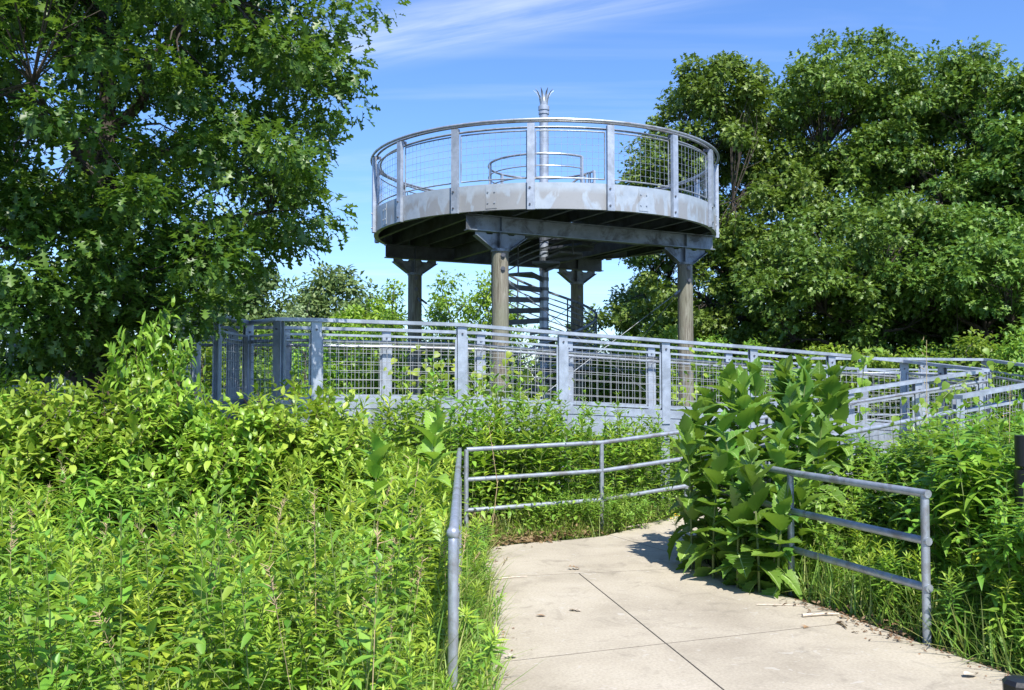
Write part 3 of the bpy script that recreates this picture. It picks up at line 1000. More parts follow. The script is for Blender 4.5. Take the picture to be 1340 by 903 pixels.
# black posts at the right edge
p = at(1345, 570, 6.2)
root = thing('black_post', 'black round post cut off by the right edge, above the weeds', 'post', (p.x, p.y, 0))
m = MB(); m.tube([(0, 0, -.2), (0, 0, p.z - .22)], .085, 20); m.build('lower_shaft', M['black'], root)
m = MB(); m.tube([(0, 0, p.z - .195), (0, 0, p.z)], [.08, .08], 20); m.tube([(0, 0, p.z - .23), (0, 0, p.z - .19)], .05, 12); m.build('cap', M['black'], root)
p = at(1337, 889, 3.0)
root = thing('black_bollard', 'faceted black bollard top poking into the bottom right corner', 'bollard', (p.x, p.y, 0))
m = MB(); m.lathe((0, 0, 0), [(0, -.1), (.05, -.1), (.05, p.z - .06), (.045, p.z - .055), (0, p.z - .055)], 8, closed_prof=False); m.build('shaft', M['black'], root, smooth=False)
m = MB(); m.lathe((0, 0, 0), [(0, p.z - .05), (.056, p.z - .05), (.058, p.z - .012), (.046, p.z), (0, p.z + .002)], 8, closed_prof=False); m.build('cap', M['black'], root, smooth=False)

# ------------------------------------------------------------------ trees
def rot_to(v): return V3(v)
def tree(name, label, cat, base, H, z0, env, mats, seed, trunk_r=.15, nclump=120, clump_r=.6, per=120, leaf=.14, tpls=T_OAKF, center=(0, 0), flat=.7, limbs=12, group=None, extra=(), shell=.4, squash=(1, 1), upb=.8, twigs=True, keep=None, lobes=0, lobe_r=1.3):
    r = np.random.default_rng(seed)
    base = V3(base)
    root = thing(name, label, cat, base, 0, group)
    ctr = np.array([center[0], center[1]])
    # clump centres inside the crown envelope
    zs = np.linspace(0, 1, 60); ws = np.array([max(.02, env(t)) for t in zs]); pw = ws ** 1.4; pw /= pw.sum()
    t = r.choice(zs, nclump, p=pw) + r.uniform(-.01, .01, nclump)
    ang = r.uniform(0, 2 * PI, nclump)
    rad = np.interp(t, zs, ws) * r.uniform(0, 1, nclump) ** shell
    lump = 1 + .16 * np.sin(3 * ang + seed + 5 * t) + .12 * np.sin(5 * ang - 9 * t + 2 * seed)
    rad = rad * lump
    C = np.stack([ctr[0] * t + rad * np.cos(ang) * squash[0], ctr[1] * t + rad * np.sin(ang) * squash[1], z0 + (H - z0) * t], 1)
    if lobes:
        per_l = max(4, nclump // lobes)
        lt_ = r.choice(zs, lobes, p=pw); lt_[:4] = (.95, .86, .84, .74); la = 2.399 * np.arange(lobes) + seed + r.normal(size=lobes) * .4
        lr = np.maximum(.05, np.interp(lt_, zs, ws) - lobe_r * .45) * r.uniform(.72, 1.0, lobes)
        LC = np.stack([lr * np.cos(la) * squash[0], lr * np.sin(la) * squash[1], z0 + (H - z0) * lt_ - .3 * lobe_r], 1)
        u_ = rdir(lobes * per_l, r); u_[:, 2] = np.abs(u_[:, 2]) * 1.25 - .45
        u_ = unit(u_)
        li = np.repeat(np.arange(lobes), per_l)
        lrr = (lobe_r * r.uniform(.7, 1.3, lobes))[li]
        CL = LC[li] + u_ * lrr[:, None] * np.array([1, 1, .8]) * r.uniform(.75, 1.05, len(li))[:, None]
        C = np.concatenate([C[:nclump // 2], CL])
    if keep is not None:
        C = C[np.array([keep(*(c + np.array(base))) for c in C])]
    if len(extra): C = np.concatenate([C, np.array(extra, float) - np.array(base)])
    nclump = len(C)
    crr = clump_r * r.uniform(.65, 1.35, nclump)
    # trunk and limbs
    m = MB()
    tp = []
    for k in range(9):
        s = k / 8
        tp.append(V3((ctr[0] * s * .9 + r.normal() * .05 * s * H * .12, ctr[1] * s * .9 + r.normal() * .05 * s * H * .12, -.15 + (H * (.62 if lobes else .78) + .15) * s)))
    m.tube(tp, [trunk_r * (1.25 if k == 0 else 1 - .9 * k / 8) + .008 for k in range(9)], 10)
    def trunk_at(z):
        zsq = [p.z for p in tp]
        return V3([float(np.interp(z, zsq, [p[i] for p in tp])) for i in range(3)])
    lpts = []
    lo = max(.25 * z0, .12 * H)
    for k in range(limbs):
        s = (k + .5) / limbs
        zb = lo + (H * (.58 if lobes else .78) - lo) * s
        a = 2.399 * k + seed
        tt = min(1, max(0, (zb - z0) / (H - z0) + .12))
        rr_ = float(np.interp(tt, zs, ws)) * (.5 if lobes else .68)
        p0 = trunk_at(zb)
        p3 = p0 + V3((math.cos(a) * rr_ * squash[0], math.sin(a) * rr_ * squash[1], (.12 if lobes else .18) * H * (.35 + .65 * s)))
        path = [p0]
        for j in range(1, 6):
            q = lerp(p0, p3, j / 5) + V3((r.normal() * .05 * rr_, r.normal() * .05 * rr_, .10 * rr_ * math.sin(PI * j / 5)))
            path.append(q)
        rb_ = trunk_r * .48 * (1 - .55 * s)
        m.tube(path, [rb_ * (1 - .8 * j / 5) + .006 for j in range(6)], 6)
        lpts += path[1:]
    if twigs:
        LP = np.array([tuple(p) for p in lpts + tp[3:]])
        for c in C:
            d = np.linalg.norm(LP - c, axis=1); i = int(d.argmin())
            a = V3(LP[i]); b = V3(c)
            if d[i] > .15:
                mid = lerp(a, b, .5) + V3((r.normal() * .08 * d[i], r.normal() * .08 * d[i], .08 * d[i]))
                m.tube([a, mid, b], [.006 + trunk_r * .035, .005 + trunk_r * .02, .003], 4, cap=False)
    m.build('trunk', mats[1], root)
    # leaves
    n = int(nclump * per)
    ci = r.integers(0, nclump, n)
    u = rdir(n, r)
    rad = r.uniform(0, 1, n) ** .45
    pos = C[ci] + u * (rad * crr[ci])[:, None] * np.array([1, 1, flat])
    dr = unit(u * .8 + rdir(n, r) * .7 + np.array([0, 0, -.15]))
    up = unit(np.array([0, 0, upb]) + u * .45 + rdir(n, r) * .45)
    ln = leaf * r.uniform(.65, 1.3, n)
    me = np_mesh('crown', multi(tpls, pos, dr, up, ln, None, 0, r), [mats[0]])
    link('crown', me, root)
    return root

def prof(stops):
    xs, ys = zip(*stops)
    return lambda t: float(np.interp(t, xs, ys))

# the big oak on the left
ob = V3((-4.75, 11.0, 0))
oak_env = prof([(0, 1.1), (.05, 2.1), (.12, 2.55), (.22, 2.85), (.4, 3.05), (.55, 3.15), (.75, 2.6), (.9, 1.6), (1, .4)])
ex = [tuple(at(px, py, Y)) for px, py, Y in ((30, 300, 9.4), (90, 320, 9.3), (140, 345, 9.4), (60, 370, 9.2), (20, 400, 9.3), (120, 385, 9.5), (40, 440, 9.6), (10, 350, 9.0), (90, 425, 9.7), (150, 420, 10.2), (60, 265, 9.5), (120, 270, 9.6), (20, 255, 9.4), (70, 450, 10), (130, 440, 10.3), (110, 460, 10.4), (30, 465, 10.2), (180, 400, 10.2), (5, 470, 10.0), (165, 445, 10.6), (245, 405, 9.75), (262, 396, 9.9), (225, 425, 9.9), (280, 378, 10.2),
      (462, 4, 10.6), (425, 25, 10.6), (440, 85, 10.7), (428, 130, 10.8), (405, 180, 10.8), (405, 285, 10.8), (380, 312, 10.6), (385, 235, 10.6), (325, 340, 10.6), (285, 360, 10.5), (255, 380, 10.6), (310, 310, 10.0), (230, 410, 10.6), (195, 425, 10.8))]
tree('oak_tree', 'large dark green oak filling the left side, overhanging the walkway railing', 'tree', ob, 9.6, 2.45, oak_env, (L['oak'], M['bark']), 3, .19, 400, .42, 135, .148, T_OAK, flat=.55, limbs=18, extra=ex, shell=.5, keep=lambda x, y, z: x < np.interp(z, [2.0, 2.3, 2.5, 2.75, 3.0, 3.3, 3.7], [-4.4, -4.3, -4.1, -3.5, -3.05, -2.7, -2.2]) * (y / 11) + (11 - y) * .0)

# oaks on the right
def rtree(label, px, Y, topy, rad, seed, z0=1.0, lmat='oak2', per=92, ncl=430, name='oak_tree', leaf=.175, clump=.43, shape=None, lobes=21, lobe_r=1.2):
    x = (px - CX) / F * Y
    H = at(px, topy, Y).z
    env = prof(shape or [(0, rad * .62), (.12, rad * .95), (.3, rad * 1.05), (.55, rad * 1.0), (.75, rad * .9), (.9, rad * .66), (1, rad * .3)])
    return tree(name, label, 'tree', (x, Y, 0), H - clump * .45, z0, env, (L[lmat], M['bark']), seed, .24, ncl, clump, per, leaf, T_OAKF, flat=.6, limbs=16, shell=.40, lobes=lobes, lobe_r=lobe_r)
rtree('broad green oak directly right of the tower, lower of the tall crowns', 955, 30, 88, 3.4, 11, shape=[(0, 3.0), (.1, 4.2), (.3, 3.9), (.5, 3.2), (.75, 2.8), (.92, 2.0), (1, .9)])
rtree('tall oak with the highest crown in the group at right', 1100, 30.5, 50, 3.5, 12)
rtree('tall oak second from the right edge, behind the ramp landing', 1250, 29, 58, 3.4, 13)
rtree('oak cut off by the right edge of the frame, with dense dark crown', 1385, 27, 108, 3.4, 14)
rtree('low oak in front of the tall ones, over the ramp railing at right', 1130, 25, 262, 3.0, 15, z0=.8, ncl=250, leaf=.16, lobes=12, lobe_r=1.05)
rtree('low bushy oak at far right behind the landing railing', 1290, 24, 285, 2.8, 16, z0=.8, ncl=240, leaf=.16, lobes=12, lobe_r=1.0)
rtree('drooping oak limb mass right behind the right hand tower pole', 915, 31, 262, 2.7, 17, z0=.8, ncl=240, leaf=.165, lobes=11, lobe_r=1.05)

# distant trees
def ftree(label, px, Y, topy, half_px, seed, lmat='far', z0=.6, ncl=80, per=110, clump=None, leaf=None, name='tree', shape=None, group=None, cat='tree'):
    x = (px - CX) / F * Y
    rad = half_px / F * Y
    H = at(px, topy, Y).z
    cl = clump or rad * .30
    env = prof([(a, b * rad) for a, b in (shape or [(0, .75), (.25, 1.0), (.5, .95), (.75, .75), (.92, .42), (1, .1)])])
    return tree(name, label, cat, (x, Y, 0), H - cl * .4, z0, env, (L[lmat], M['greybark']), seed, max(.04, rad * .06), ncl, cl, per, leaf or .0055 * Y, T_SIMPLE, flat=.7, limbs=9, shell=.4, group=group, twigs=rad < 3)
ftree('distant round dark tree seen between the oak and the tower', 440, 62, 345, 72, 21, ncl=130, per=130)
ftree('distant dark tree left of the round one, behind the walkway corner', 345, 64, 350, 76, 22, ncl=130, per=130)
ftree('distant tree peeping out beneath the left oak', 290, 60, 385, 45, 23)
ftree('pale silvery willow in front of the distant dark trees', 395, 40, 378, 34, 24, 'pale', ncl=60, leaf=.16)
ftree('distant tree low on the skyline left of the left tower pole', 482, 58, 385, 48, 25, 'sap')
ftree('thin bright green sapling just left of the left tower pole', 514, 27, 342, 24, 26, 'sap', ncl=46, per=55, clump=.3, leaf=.12, name='sapling', shape=[(0, .9), (.3, 1), (.6, .7), (.85, .5), (1, .15)])
ftree('bright green sapling between left and near tower poles', 588, 27.5, 352, 40, 27, 'sap', ncl=80, per=70, clump=.36, leaf=.12, name='sapling')
ftree('bright green sapling right behind the near tower pole', 640, 28, 352, 32, 28, 'sap', ncl=70, per=70, clump=.36, leaf=.12, name='sapling')
ftree('leafy sapling behind the lower stair treads', 672, 30, 392, 26, 29, 'sap', ncl=60, per=60, clump=.4, leaf=.12, name='sapling')
ftree('distant blue green tree seen right of the staircase', 835, 46, 372, 40, 30, 'far', ncl=90)
ftree('small distant tree on the skyline behind the stair foot', 752, 60, 424, 34, 31, 'far')
ftree('yellow green bush at the foot of the right tower pole', 875, 21.5, 417, 22, 32, 'sap', ncl=40, per=55, clump=.2, leaf=.09, name='bush', cat='bush')
# shrub belt behind the walkway
shr = []
belt = [(-20, 20, 400, 75), (60, 19, 425, 60), (120, 21, 410, 70), (200, 20, 430, 60), (265, 22, 420, 55), (330, 23, 418, 55), (400, 25, 420, 50), (455, 24, 418, 45), (520, 24, 400, 50), (580, 23, 408, 50), (640, 24, 405, 45),
        (700, 26, 428, 45), (760, 24, 440, 45), (815, 24, 438, 45), (860, 23, 440, 40), (930, 23, 432, 50), (1000, 22, 440, 50), (1070, 22, 438, 50), (1140, 21, 440, 50), (1210, 20, 448, 50), (1275, 20, 440, 50), (1340, 19, 430, 55)]
for i, (px, Y, ty, hw) in enumerate(belt):
    ftree('leafy green shrub in the belt behind the raised walkway', px, Y, ty, hw, 40 + i, 'sap' if i % 3 else 'herb', z0=.25, ncl=55, per=85, clump=.34, leaf=.105, name='shrub', group='shrubs in the belt behind the walkway', cat='shrub')

# ------------------------------------------------------------------ weeds, shrubs and grass near the camera
def goldenrod(seed, h, nl=46, ll=.105, tpls=T_LANCE, stemm=0, top=True):
    r = np.random.default_rng(seed)
    bend = r.normal(size=2) * .06 * h
    sp = lambda t: np.array([bend[0] * t * t, bend[1] * t * t, h * t])
    m = MB(); m.tube([sp(t) for t in np.linspace(0, 1, 6)], [.0042, .004, .0036, .003, .0024, .0015], 5, cap=False)
    t = np.linspace(.16, 1, nl) ** .8
    a = np.arange(nl) * 2.4 + r.normal(size=nl) * .25
    pos = np.array([sp(x) for x in t])
    el = np.interp(t, [0, .5, .85, 1], [-.1, .25, .6, 1.15]) + r.normal(size=nl) * .16
    dr = np.stack([np.cos(a) * np.cos(el), np.sin(a) * np.cos(el), np.sin(el)], 1)
    up = np.stack([-np.cos(a) * np.sin(el), -np.sin(a) * np.sin(el), np.cos(el) + .05], 1) + rdir(nl, r) * .25
    ln = ll * np.interp(t, [0, .35, .8, 1], [.8, 1.15, 1.0, .55]) * r.uniform(.8, 1.2, nl)
    k = int(nl * .74)
    ch = multi(tpls, pos[:k], dr[:k], up[:k], ln[:k], 1.5, 0, r) + multi(tpls, pos[k:], dr[k:], up[k:], ln[k:], 1.35, 2, r)
    return ch + [mbchunk(m, 1)]

def paired(seed, h, npair, ll, tpls, stem_r=.005, start=.2, branch=0, w=1.0, el_lo=-.25, el_hi=.9, bendk=.06):
    """stalk with opposite leaves turned 90 degrees pair by pair; optional side shoots"""
    r = np.random.default_rng(seed)
    m = MB(); P, D, U, LN = [], [], [], []
    def shoot(b, d0, hh, n, lf, rad, st):
        d0 = unit(np.array(d0, float)); bend = r.normal(size=3) * bendk * hh
        sp = lambda t: b + d0 * hh * t + bend * t * t + np.array([0, 0, .12 * hh * t * t])
        m.tube([sp(t) for t in np.linspace(0, 1, 5)], [rad, rad * .9, rad * .75, rad * .6, rad * .35], 5, cap=False)
        ph = r.uniform(0, PI)
        for k in range(n):
            t = st + (1 - st) * (k / max(1, n - 1)) ** .9
            el = np.interp(t, [0, .5, 1], [el_lo, .5 * (el_lo + el_hi) * .8, el_hi])
            for s in (0, PI):
                a = ph + s + k * PI / 2 + r.normal() * .2; e = el + r.normal() * .18
                P.append(sp(t)); D.append((math.cos(a) * math.cos(e), math.sin(a) * math.cos(e), math.sin(e)))
                U.append((-math.cos(a) * math.sin(e), -math.sin(a) * math.sin(e), math.cos(e) + .05))
                LN.append(lf * np.interp(t, [0, .3, .75, 1], [.9, 1.1, 1, .5]) * r.uniform(.8, 1.2))
        return sp
    sp = shoot(np.zeros(3), (r.normal() * .05, r.normal() * .05, 1), h, npair, ll, stem_r, start)
    for k in range(branch):
        t = r.uniform(.3, .85); a = r.uniform(0, 2 * PI)
        shoot(sp(t), (math.cos(a), math.sin(a), 1.1), h * (1.05 - t) * r.uniform(.4, .7) + .05, max(3, npair // 2), ll * .8, stem_r * .6, .3)
    U = np.array(U) + rdir(len(P), r) * .25
    return multi(tpls, P, D, U, np.array(LN), w, 0, r) + [mbchunk(m, 1)]

def dogwood(seed, h, w, shoots=34, lf=.122):
    """many-stemmed shrub: arching stems with opposite leaves and short leafy side twigs"""
    r = np.random.default_rng(seed)
    st = MB(); P, D, U, LN = [], [], [], []
    for k in range(shoots):
        a = r.uniform(0, 2 * PI); q = r.uniform(0, 1) ** .6
        hh = h * (1 - .38 * q * q) * r.uniform(.82, 1.08)
        b = np.array([math.cos(a) * .12 * w * q, math.sin(a) * .12 * w * q, 0])
        tip = np.array([math.cos(a) * w * .5 * q, math.sin(a) * w * .5 * q, hh]) + r.normal(size=3) * .05
        ctl = np.array([math.cos(a) * w * .20 * q, math.sin(a) * w * .20 * q, hh * .6])
        sp = lambda t: (1 - t) ** 2 * b + 2 * t * (1 - t) * ctl + t * t * tip
        st.tube([sp(t) for t in np.linspace(0, 1, 6)], [.009, .008, .0065, .005, .0035, .002], 5, cap=False)
        def leaves(f, t0, t1, n, lfk, ph):
            for j in range(n):
                t = t0 + (t1 - t0) * j / max(1, n - 1)
                p = f(t); tan = unit(f(min(1.0, t + .03)) - f(max(0, t - .03)))
                side = unit(np.cross(tan, [math.cos(ph + j * PI / 2), math.sin(ph + j * PI / 2), .1]))
                for s in (-1, 1):
                    open_ = .55 if j < n - 1 else 1.3
                    d = unit(side * s + tan * open_ + r.normal(size=3) * .18)
                    P.append(p); D.append(d); U.append(tan * .9 + np.array([0, 0, .9]) - d * .3 + r.normal(size=3) * .2)
                    LN.append(lfk * (1.0 if j < n - 1 else .75) * r.uniform(.75, 1.25))
        leaves(sp, .52, 1, 8, lf, r.uniform(0, PI))
        for q2 in range(6):
            t = r.uniform(.55, .97); p0 = sp(t); an = r.uniform(0, 2 * PI)
            d = unit(np.array([math.cos(an), math.sin(an), .75])); l2 = r.uniform(.10, .28)
            tw = lambda x, p0=p0, d=d, l2=l2: p0 + d * l2 * x + np.array([0, 0, .06 * x * x])
            st.tube([tw(0), tw(.5), tw(1)], [.003, .0025, .0015], 4, cap=False)
            leaves(tw, .35, 1, 4, lf * .95, r.uniform(0, PI))
    return st, multi(T_OVATE, P, D, U, np.array(LN), None, 0, r)

def cup(seed, h, ll=.285):
    r = np.random.default_rng(seed)
    st = MB(); P, D, U, LN = [], [], [], []
    bend = r.normal(size=2) * .07 * h
    sp = lambda t: np.array([bend[0] * t * t, bend[1] * t * t, h * t])
    st.tube([sp(t) for t in np.linspace(0, .97, 7)], [.011, .011, .010, .009, .008, .006, .004], 4, cap=False)
    n = int(h / .098); ph = r.uniform(0, PI)
    for k in range(n):
        t = .10 + .87 * (k / (n - 1)) ** .92
        el = float(np.interp(t, [0, .3, .6, .82, 1], [-.6, -.15, .45, 1.0, 1.3]))
        for s in (0, PI):
            a = ph + s + k * PI / 2 + r.normal() * .22; e = el + r.normal() * .30
            P.append(sp(t)); D.append((math.cos(a) * math.cos(e), math.sin(a) * math.cos(e), math.sin(e)))
            U.append((-math.cos(a) * math.sin(e), -math.sin(a) * math.sin(e), math.cos(e) + .05))
            LN.append(ll * np.interp(t, [0, .3, .7, .92, 1], [1.0, 1.08, 1.0, .85, .5]) * r.uniform(.75, 1.2))
    U = np.array(U) + rdir(len(P), r) * .28
    P_, D_, U_, L_ = np.array(P), unit(np.array(D)), np.array(U), np.array(LN)
    ch = []
    pick = r.integers(0, 3, len(P_))
    for q in range(3):
        k = pick == q
        V, Fc = inst(T_CUP[q], P_[k], D_[k], U_[k], L_[k]); ch.append((V, Fc, 0))
        V, Fc = inst(T_RIB[q], P_[k], D_[k], U_[k], L_[k]); ch.append((V, Fc, 1))
    return st, ch

occupied = []
def scatter(n, xs, ys, test=None, mind=.1, seed=0):
    r = np.random.default_rng(seed)
    pts = []
    tries = 0
    while len(pts) < n and tries < n * 60:
        tries += 1
        p = (r.uniform(*xs), r.uniform(*ys))
        if test and not test(*p): continue
        if any((p[0] - q[0]) ** 2 + (p[1] - q[1]) ** 2 < mind * mind for q in pts): continue
        pts.append(p)
    return pts

def place_all(protos, pts, name, label, cat, group, zs=(.85, 1.15), seed=1, zfun=None, tilt=.06):
    """protos: list of one-mesh plants; first use of each mesh is the original, later ones share its data"""
    r = random.Random(seed)
    made = []
    for i, (x, y) in enumerate(pts):
        me = protos[i % len(protos)]
        if i == 0:
            o = link(name, me)
            tag(o, label, cat, group)
            first = o
        else:
            o = first.copy(); o.data = me
            COL.objects.link(o)
        s = r.uniform(*zs) * (zfun(x, y) if zfun else 1)
        o.location = (x, y, -.03); o.scale = (s, s, s)
        o.rotation_euler = (r.gauss(0, tilt), r.gauss(0, tilt), r.uniform(0, 2 * PI))
        made.append(o)
    return made

gold = [np_mesh('goldenrod', goldenrod(100 + i, 1.0, 36 + i, .152), [L['gold'], M['stem'], L['tip']]) for i in range(6)]
herb = [np_mesh('herb', paired(200 + i, 1.0, 11, .115, T_OVATE, .004, .2, 4, .8), [L['herb'], M['stem']]) for i in range(5)]
broad = [np_mesh('tall_weed', paired(300 + i, 1.3, 15, .18, T_BROAD, .005, .10, 5, .85, -.5, .7), [L['broad'], M['stem']]) for i in range(5)]
fern = [np_mesh('feathery_weed', goldenrod(400 + i, .55, 60, .12, T_NARROW), [L['herb'], M['stem'], L['tip']]) for i in range(3)]

def not_path(x, y):
    if -.30 < x and y < 9.6 and x < np.interp(y, [0, 3.2, 5.24, 6.0, 6.85, 7.5, 8.3, 9.6], [4.4, 3.6, 2.9, 2.62, 2.37, 2.1, 1.9, 1.8]): return False
    return True
left_edge = lambda y: float(np.interp(y, [3, 5, 6.7, 8.4, 10], [-.36, -.40, -.42, -.55, -.62]))
lt = lambda x, y: x < left_edge(y) and x > -.62 * y - .2
drift = lambda x, y: math.sin(2.6 * x + 1.7 + .8 * y) * math.sin(2.9 * y - .6 * x)
hz = lambda x, y: (1 + .20 * drift(x, y)) * float(np.interp(y, [3.4, 4.6, 6, 7.2, 9], [.62, .74, .86, 1.0, 1.15])) * float(np.interp(x, [-1.5, -.6, -.35], [1, .95, .75])) * (.72 if (y > 5.6 and .17 < -x / y < .46) else 1)
place_all(gold, scatter(190, (-4.6, -.3), (3.3, 7.0), lambda x, y: lt(x, y) and drift(x, y) > -.42, .09, 1), 'goldenrod', 'yellow green goldenrod stalk in the weed thicket left of the path', 'weed', 'goldenrod stalks in the thicket left of the path', (.85, 1.12), 1, hz)
place_all(gold, scatter(60, (-1.9, -.5), (6.8, 9.6), lambda x, y: x < left_edge(y), .12, 2), 'goldenrod', 'tall goldenrod stalk beside the left pipe railing', 'weed', 'tall goldenrod stalks beside the left pipe railing', (.85, 1.05), 2)
place_all(herb, scatter(95, (-4.6, -.5), (3.5, 6.3), lambda x, y: lt(x, y) and drift(x, y) < .25, .12, 3), 'leafy_herb', 'green herb with opposite leaves among the goldenrod', 'weed', 'herbs among the goldenrod left of the path', (.55, .95), 3)
place_all(herb, scatter(110, (-2.6, 2.9), (10.35, 12.2), lambda x, y: y > 10.45 + .42 * max(0, x + .3) and y < 12.0 + .36 * (x + .66) and not (x < -1.6 and y > 11.4), .13, 4), 'leafy_herb', 'green herb growing below the walkway edge behind the left railing', 'weed', 'herbs between the left railing and the walkway', (.85, 1.2), 4,
          lambda x, y: float(np.interp(x, [-2, -.3, .4, 1.2, 2.6], [1.36, 1.34, 1.24, 1.1, .88])))
place_all(gold, scatter(75, (-2.2, 2.8), (10.4, 12.0), lambda x, y: y > 10.5 + .42 * max(0, x + .3) and y < 11.9 + .36 * (x + .66), .15, 5), 'goldenrod', 'goldenrod stalk behind the left pipe railing', 'weed', 'goldenrod stalks behind the left pipe railing', (.8, 1.1), 5,
          lambda x, y: float(np.interp(x, [-2, -.3, .4, 1.2, 2.6], [1.36, 1.3, 1.2, 1.05, .85])))
rt = lambda x, y: x > np.interp(y, [5.4, 6.03, 7.45, 9], [3.05, 2.95, 2.75, 2.9]) and x < .60 * y + .3
place_all(broad, scatter(150, (2.9, 5.4), (6.1, 9.6), lambda x, y: rt(x, y) and x > 2.9 + (0.3 if y > 7.2 else .1), .12, 6), 'tall_weed', 'tall leafy weed with drooping pointed leaves right of the path railing', 'weed', 'tall leafy weeds right of the path', (.85, 1.06), 6,
          lambda x, y: float(np.interp(x / y, [.38, .45, .52], [.82, .97, .97])))
place_all(herb, scatter(60, (2.4, 4.4), (7.4, 10.2), lambda x, y: x > 2.45 + .0 * y and x / y < .44, .15, 7), 'leafy_herb', 'pale herb in the gap behind the right pipe railing', 'weed', 'herbs behind the right pipe railing', (.6, .85), 7)
place_all(fern, scatter(110, (2.2, 4.2), (5.0, 7.6), lambda x, y: x > np.interp(y, [5, 5.4, 6.03, 7.45], [3.02, 2.85, 2.68, 2.3]) and x / y < .57, .09, 8), 'feathery_weed', 'low feathery weed at the right edge of the path', 'weed', 'low feathery weeds along the right path edge', (.5, 1.0), 8, None, .15)
place_all(fern, scatter(75, (-.62, -.10), (4.0, 9.5), lambda x, y: x < np.interp(y, [3, 5, 6.7, 8.4, 9.6], [-.14, -.14, -.17, -.29, -.29]), .06, 21), 'feathery_weed', 'feathery yellow green weed leaning over the left path edge', 'weed', 'feathery weeds along the left path edge', (.4, .9), 21, None, .22)
milk = [np_mesh('broad_weed', paired(350 + i, 1.0, 11, .135, T_OVATE, .006, .15, 0, .9, -.1, 1.0), [L['broad'], M['stem']]) for i in range(3)]
place_all(milk, scatter(15, (-3.0, -.6), (4.0, 6.2), lt, .35, 26), 'broad_weed', 'stout weed with wide oval leaves standing among the goldenrod', 'weed', 'wide leaved weeds among the goldenrod', (.7, .95), 26)
place_all(broad, scatter(20, (-4.4, -2.3), (5.8, 7.2), lt, .2, 22), 'tall_weed', 'broad leaved weed with pointed leaves between the goldenrod and the dogwood', 'weed', 'broad leaved weeds in the left thicket', (.6, .82), 22)
place_all(broad, scatter(16, (2.95, 3.6), (5.4, 6.1), lambda x, y: .49 < x / y < .60, .13, 23), 'tall_weed', 'shorter leafy weed in front of the black post at right', 'weed', 'shorter leafy weeds in front of the black post', (.62, .74), 23)
place_all(herb, scatter(60, (3.3, 8.0), (9.4, 13.0), lambda x, y: y < 9.3 + .42 * (x - 2.0) or (y > 10.9 + .445 * (x - 1) + .5 and y < 12.2 + .36 * (x + .66)), .22, 9), 'leafy_herb', 'herb growing beside the lower ramp', 'weed', 'herbs beside the lower ramp', (.8, 1.15), 9)
place_all(herb, scatter(80, (.2, 1.9), (9.8, 11.0), lambda x, y: y > 9.98 + .62 * max(0, x - .5) and y < 10.85 + .42 * (x - .4) and y > 10.35 + .9 * max(0, x - 1.15), .08, 10), 'low_weed', 'low broad leaved weed spilling onto the far path edge', 'weed', 'low weeds at the far path edge under the railing', (.32, .48), 10, None, .2)

# dogwood shrubs on the left
dw = []
for i, (h, w) in enumerate(((1.55, 1.5), (1.7, 1.6), (1.45, 1.4), (1.62, 1.7))):
    root = thing('dogwood_shrub', 'bright green dogwood shrub with pointed leaves in the thicket below the oak', 'shrub', (0, 0, 0), 0, 'dogwood shrubs in the thicket below the oak')
    st, lv = dogwood(500 + i, h, w)
    st.build('stem', M['twig'], root)
    link('foliage', np_mesh('foliage', lv, [L['dogwood']]), root)
    dw.append(root)
spots = [(5, 8.5, .98), (60, 8.2, .90), (95, 9.0, .93), (150, 8.5, .95), (203, 9.0, 1.42), (225, 8.5, .88), (280, 8.8, .88), (330, 8.5, .86), (350, 9.3, .88), (395, 8.6, .90), (425, 8.4, .82), (452, 9.3, .76), (-40, 8.0, .92), (20, 9.6, .96),
         (120, 8.2, .84), (300, 8.3, .78), (520, 9.4, .62), (490, 8.8, .64), (390, 9.7, .84), (-130, 8.3, .95), (-110, 9.5, 1.0), (-230, 9.0, .98)]
for i, (px, Y, s) in enumerate(spots):
    o = dw[i] if i < 4 else copy_tree(dw[i % 4])
    o.location = ((px - CX) / F * Y, Y, -.03); o.scale = (s * (.52 if i == 4 else 1), s * (.52 if i == 4 else 1), s); o.rotation_euler = (0, 0, i * 2.1)
    if i == 4:
        o['label'] = 'tallest dogwood shrub, its shoots rising in front of the walkway posts at left'; o['category'] = 'shrub'; del o['group']

# cup plants
def cup_plant(i, x, y, h, label, group=None, ll=.285, mat='cup'):
    root = thing('cup_plant', label, 'plant', (x, y, -.02), 0, group)
    st, lv = cup(600 + i, h, ll)
    st.build('stem', M['stem'], root)
    link('foliage', np_mesh('foliage', lv, [L[mat], M['vein']]), root)
    return root
cups = [(1.56, 8.35, 1.22), (1.66, 7.95, 1.0), (1.84, 7.7, .85), (1.74, 8.6, 1.42), (1.92, 8.1, 1.35), (2.06, 7.6, .75), (2.06, 8.45, 1.62), (2.2, 7.85, 1.15), (2.25, 8.7, 1.74), (2.3, 8.2, 1.55), (2.4, 9.0, 1.80),
        (2.48, 8.45, 1.66), (2.6, 8.8, 1.80), (2.5, 8.0, 1.3), (2.74, 9.15, 1.78), (2.78, 8.6, 1.66), (2.92, 9.0, 1.74), (3.0, 9.4, 1.70), (1.9, 8.95, 1.55), (2.12, 9.2, 1.66), (2.66, 9.5, 1.80), (3.06, 9.0, 1.55), (2.34, 7.75, .8), (1.62, 8.7, 1.3), (2.02, 8.75, 1.70), (1.90, 7.42, 1.05), (2.02, 7.33, .72), (1.78, 7.6, .7)]
for i, (x, y, h) in enumerate(cups):
    cup_plant(i, x, y, h, 'big leaved cup plant stalk in the dense clump at the right path edge', 'cup plant stalks in the clump beside the path')
p = gnd(556, 0, 0) if False else None
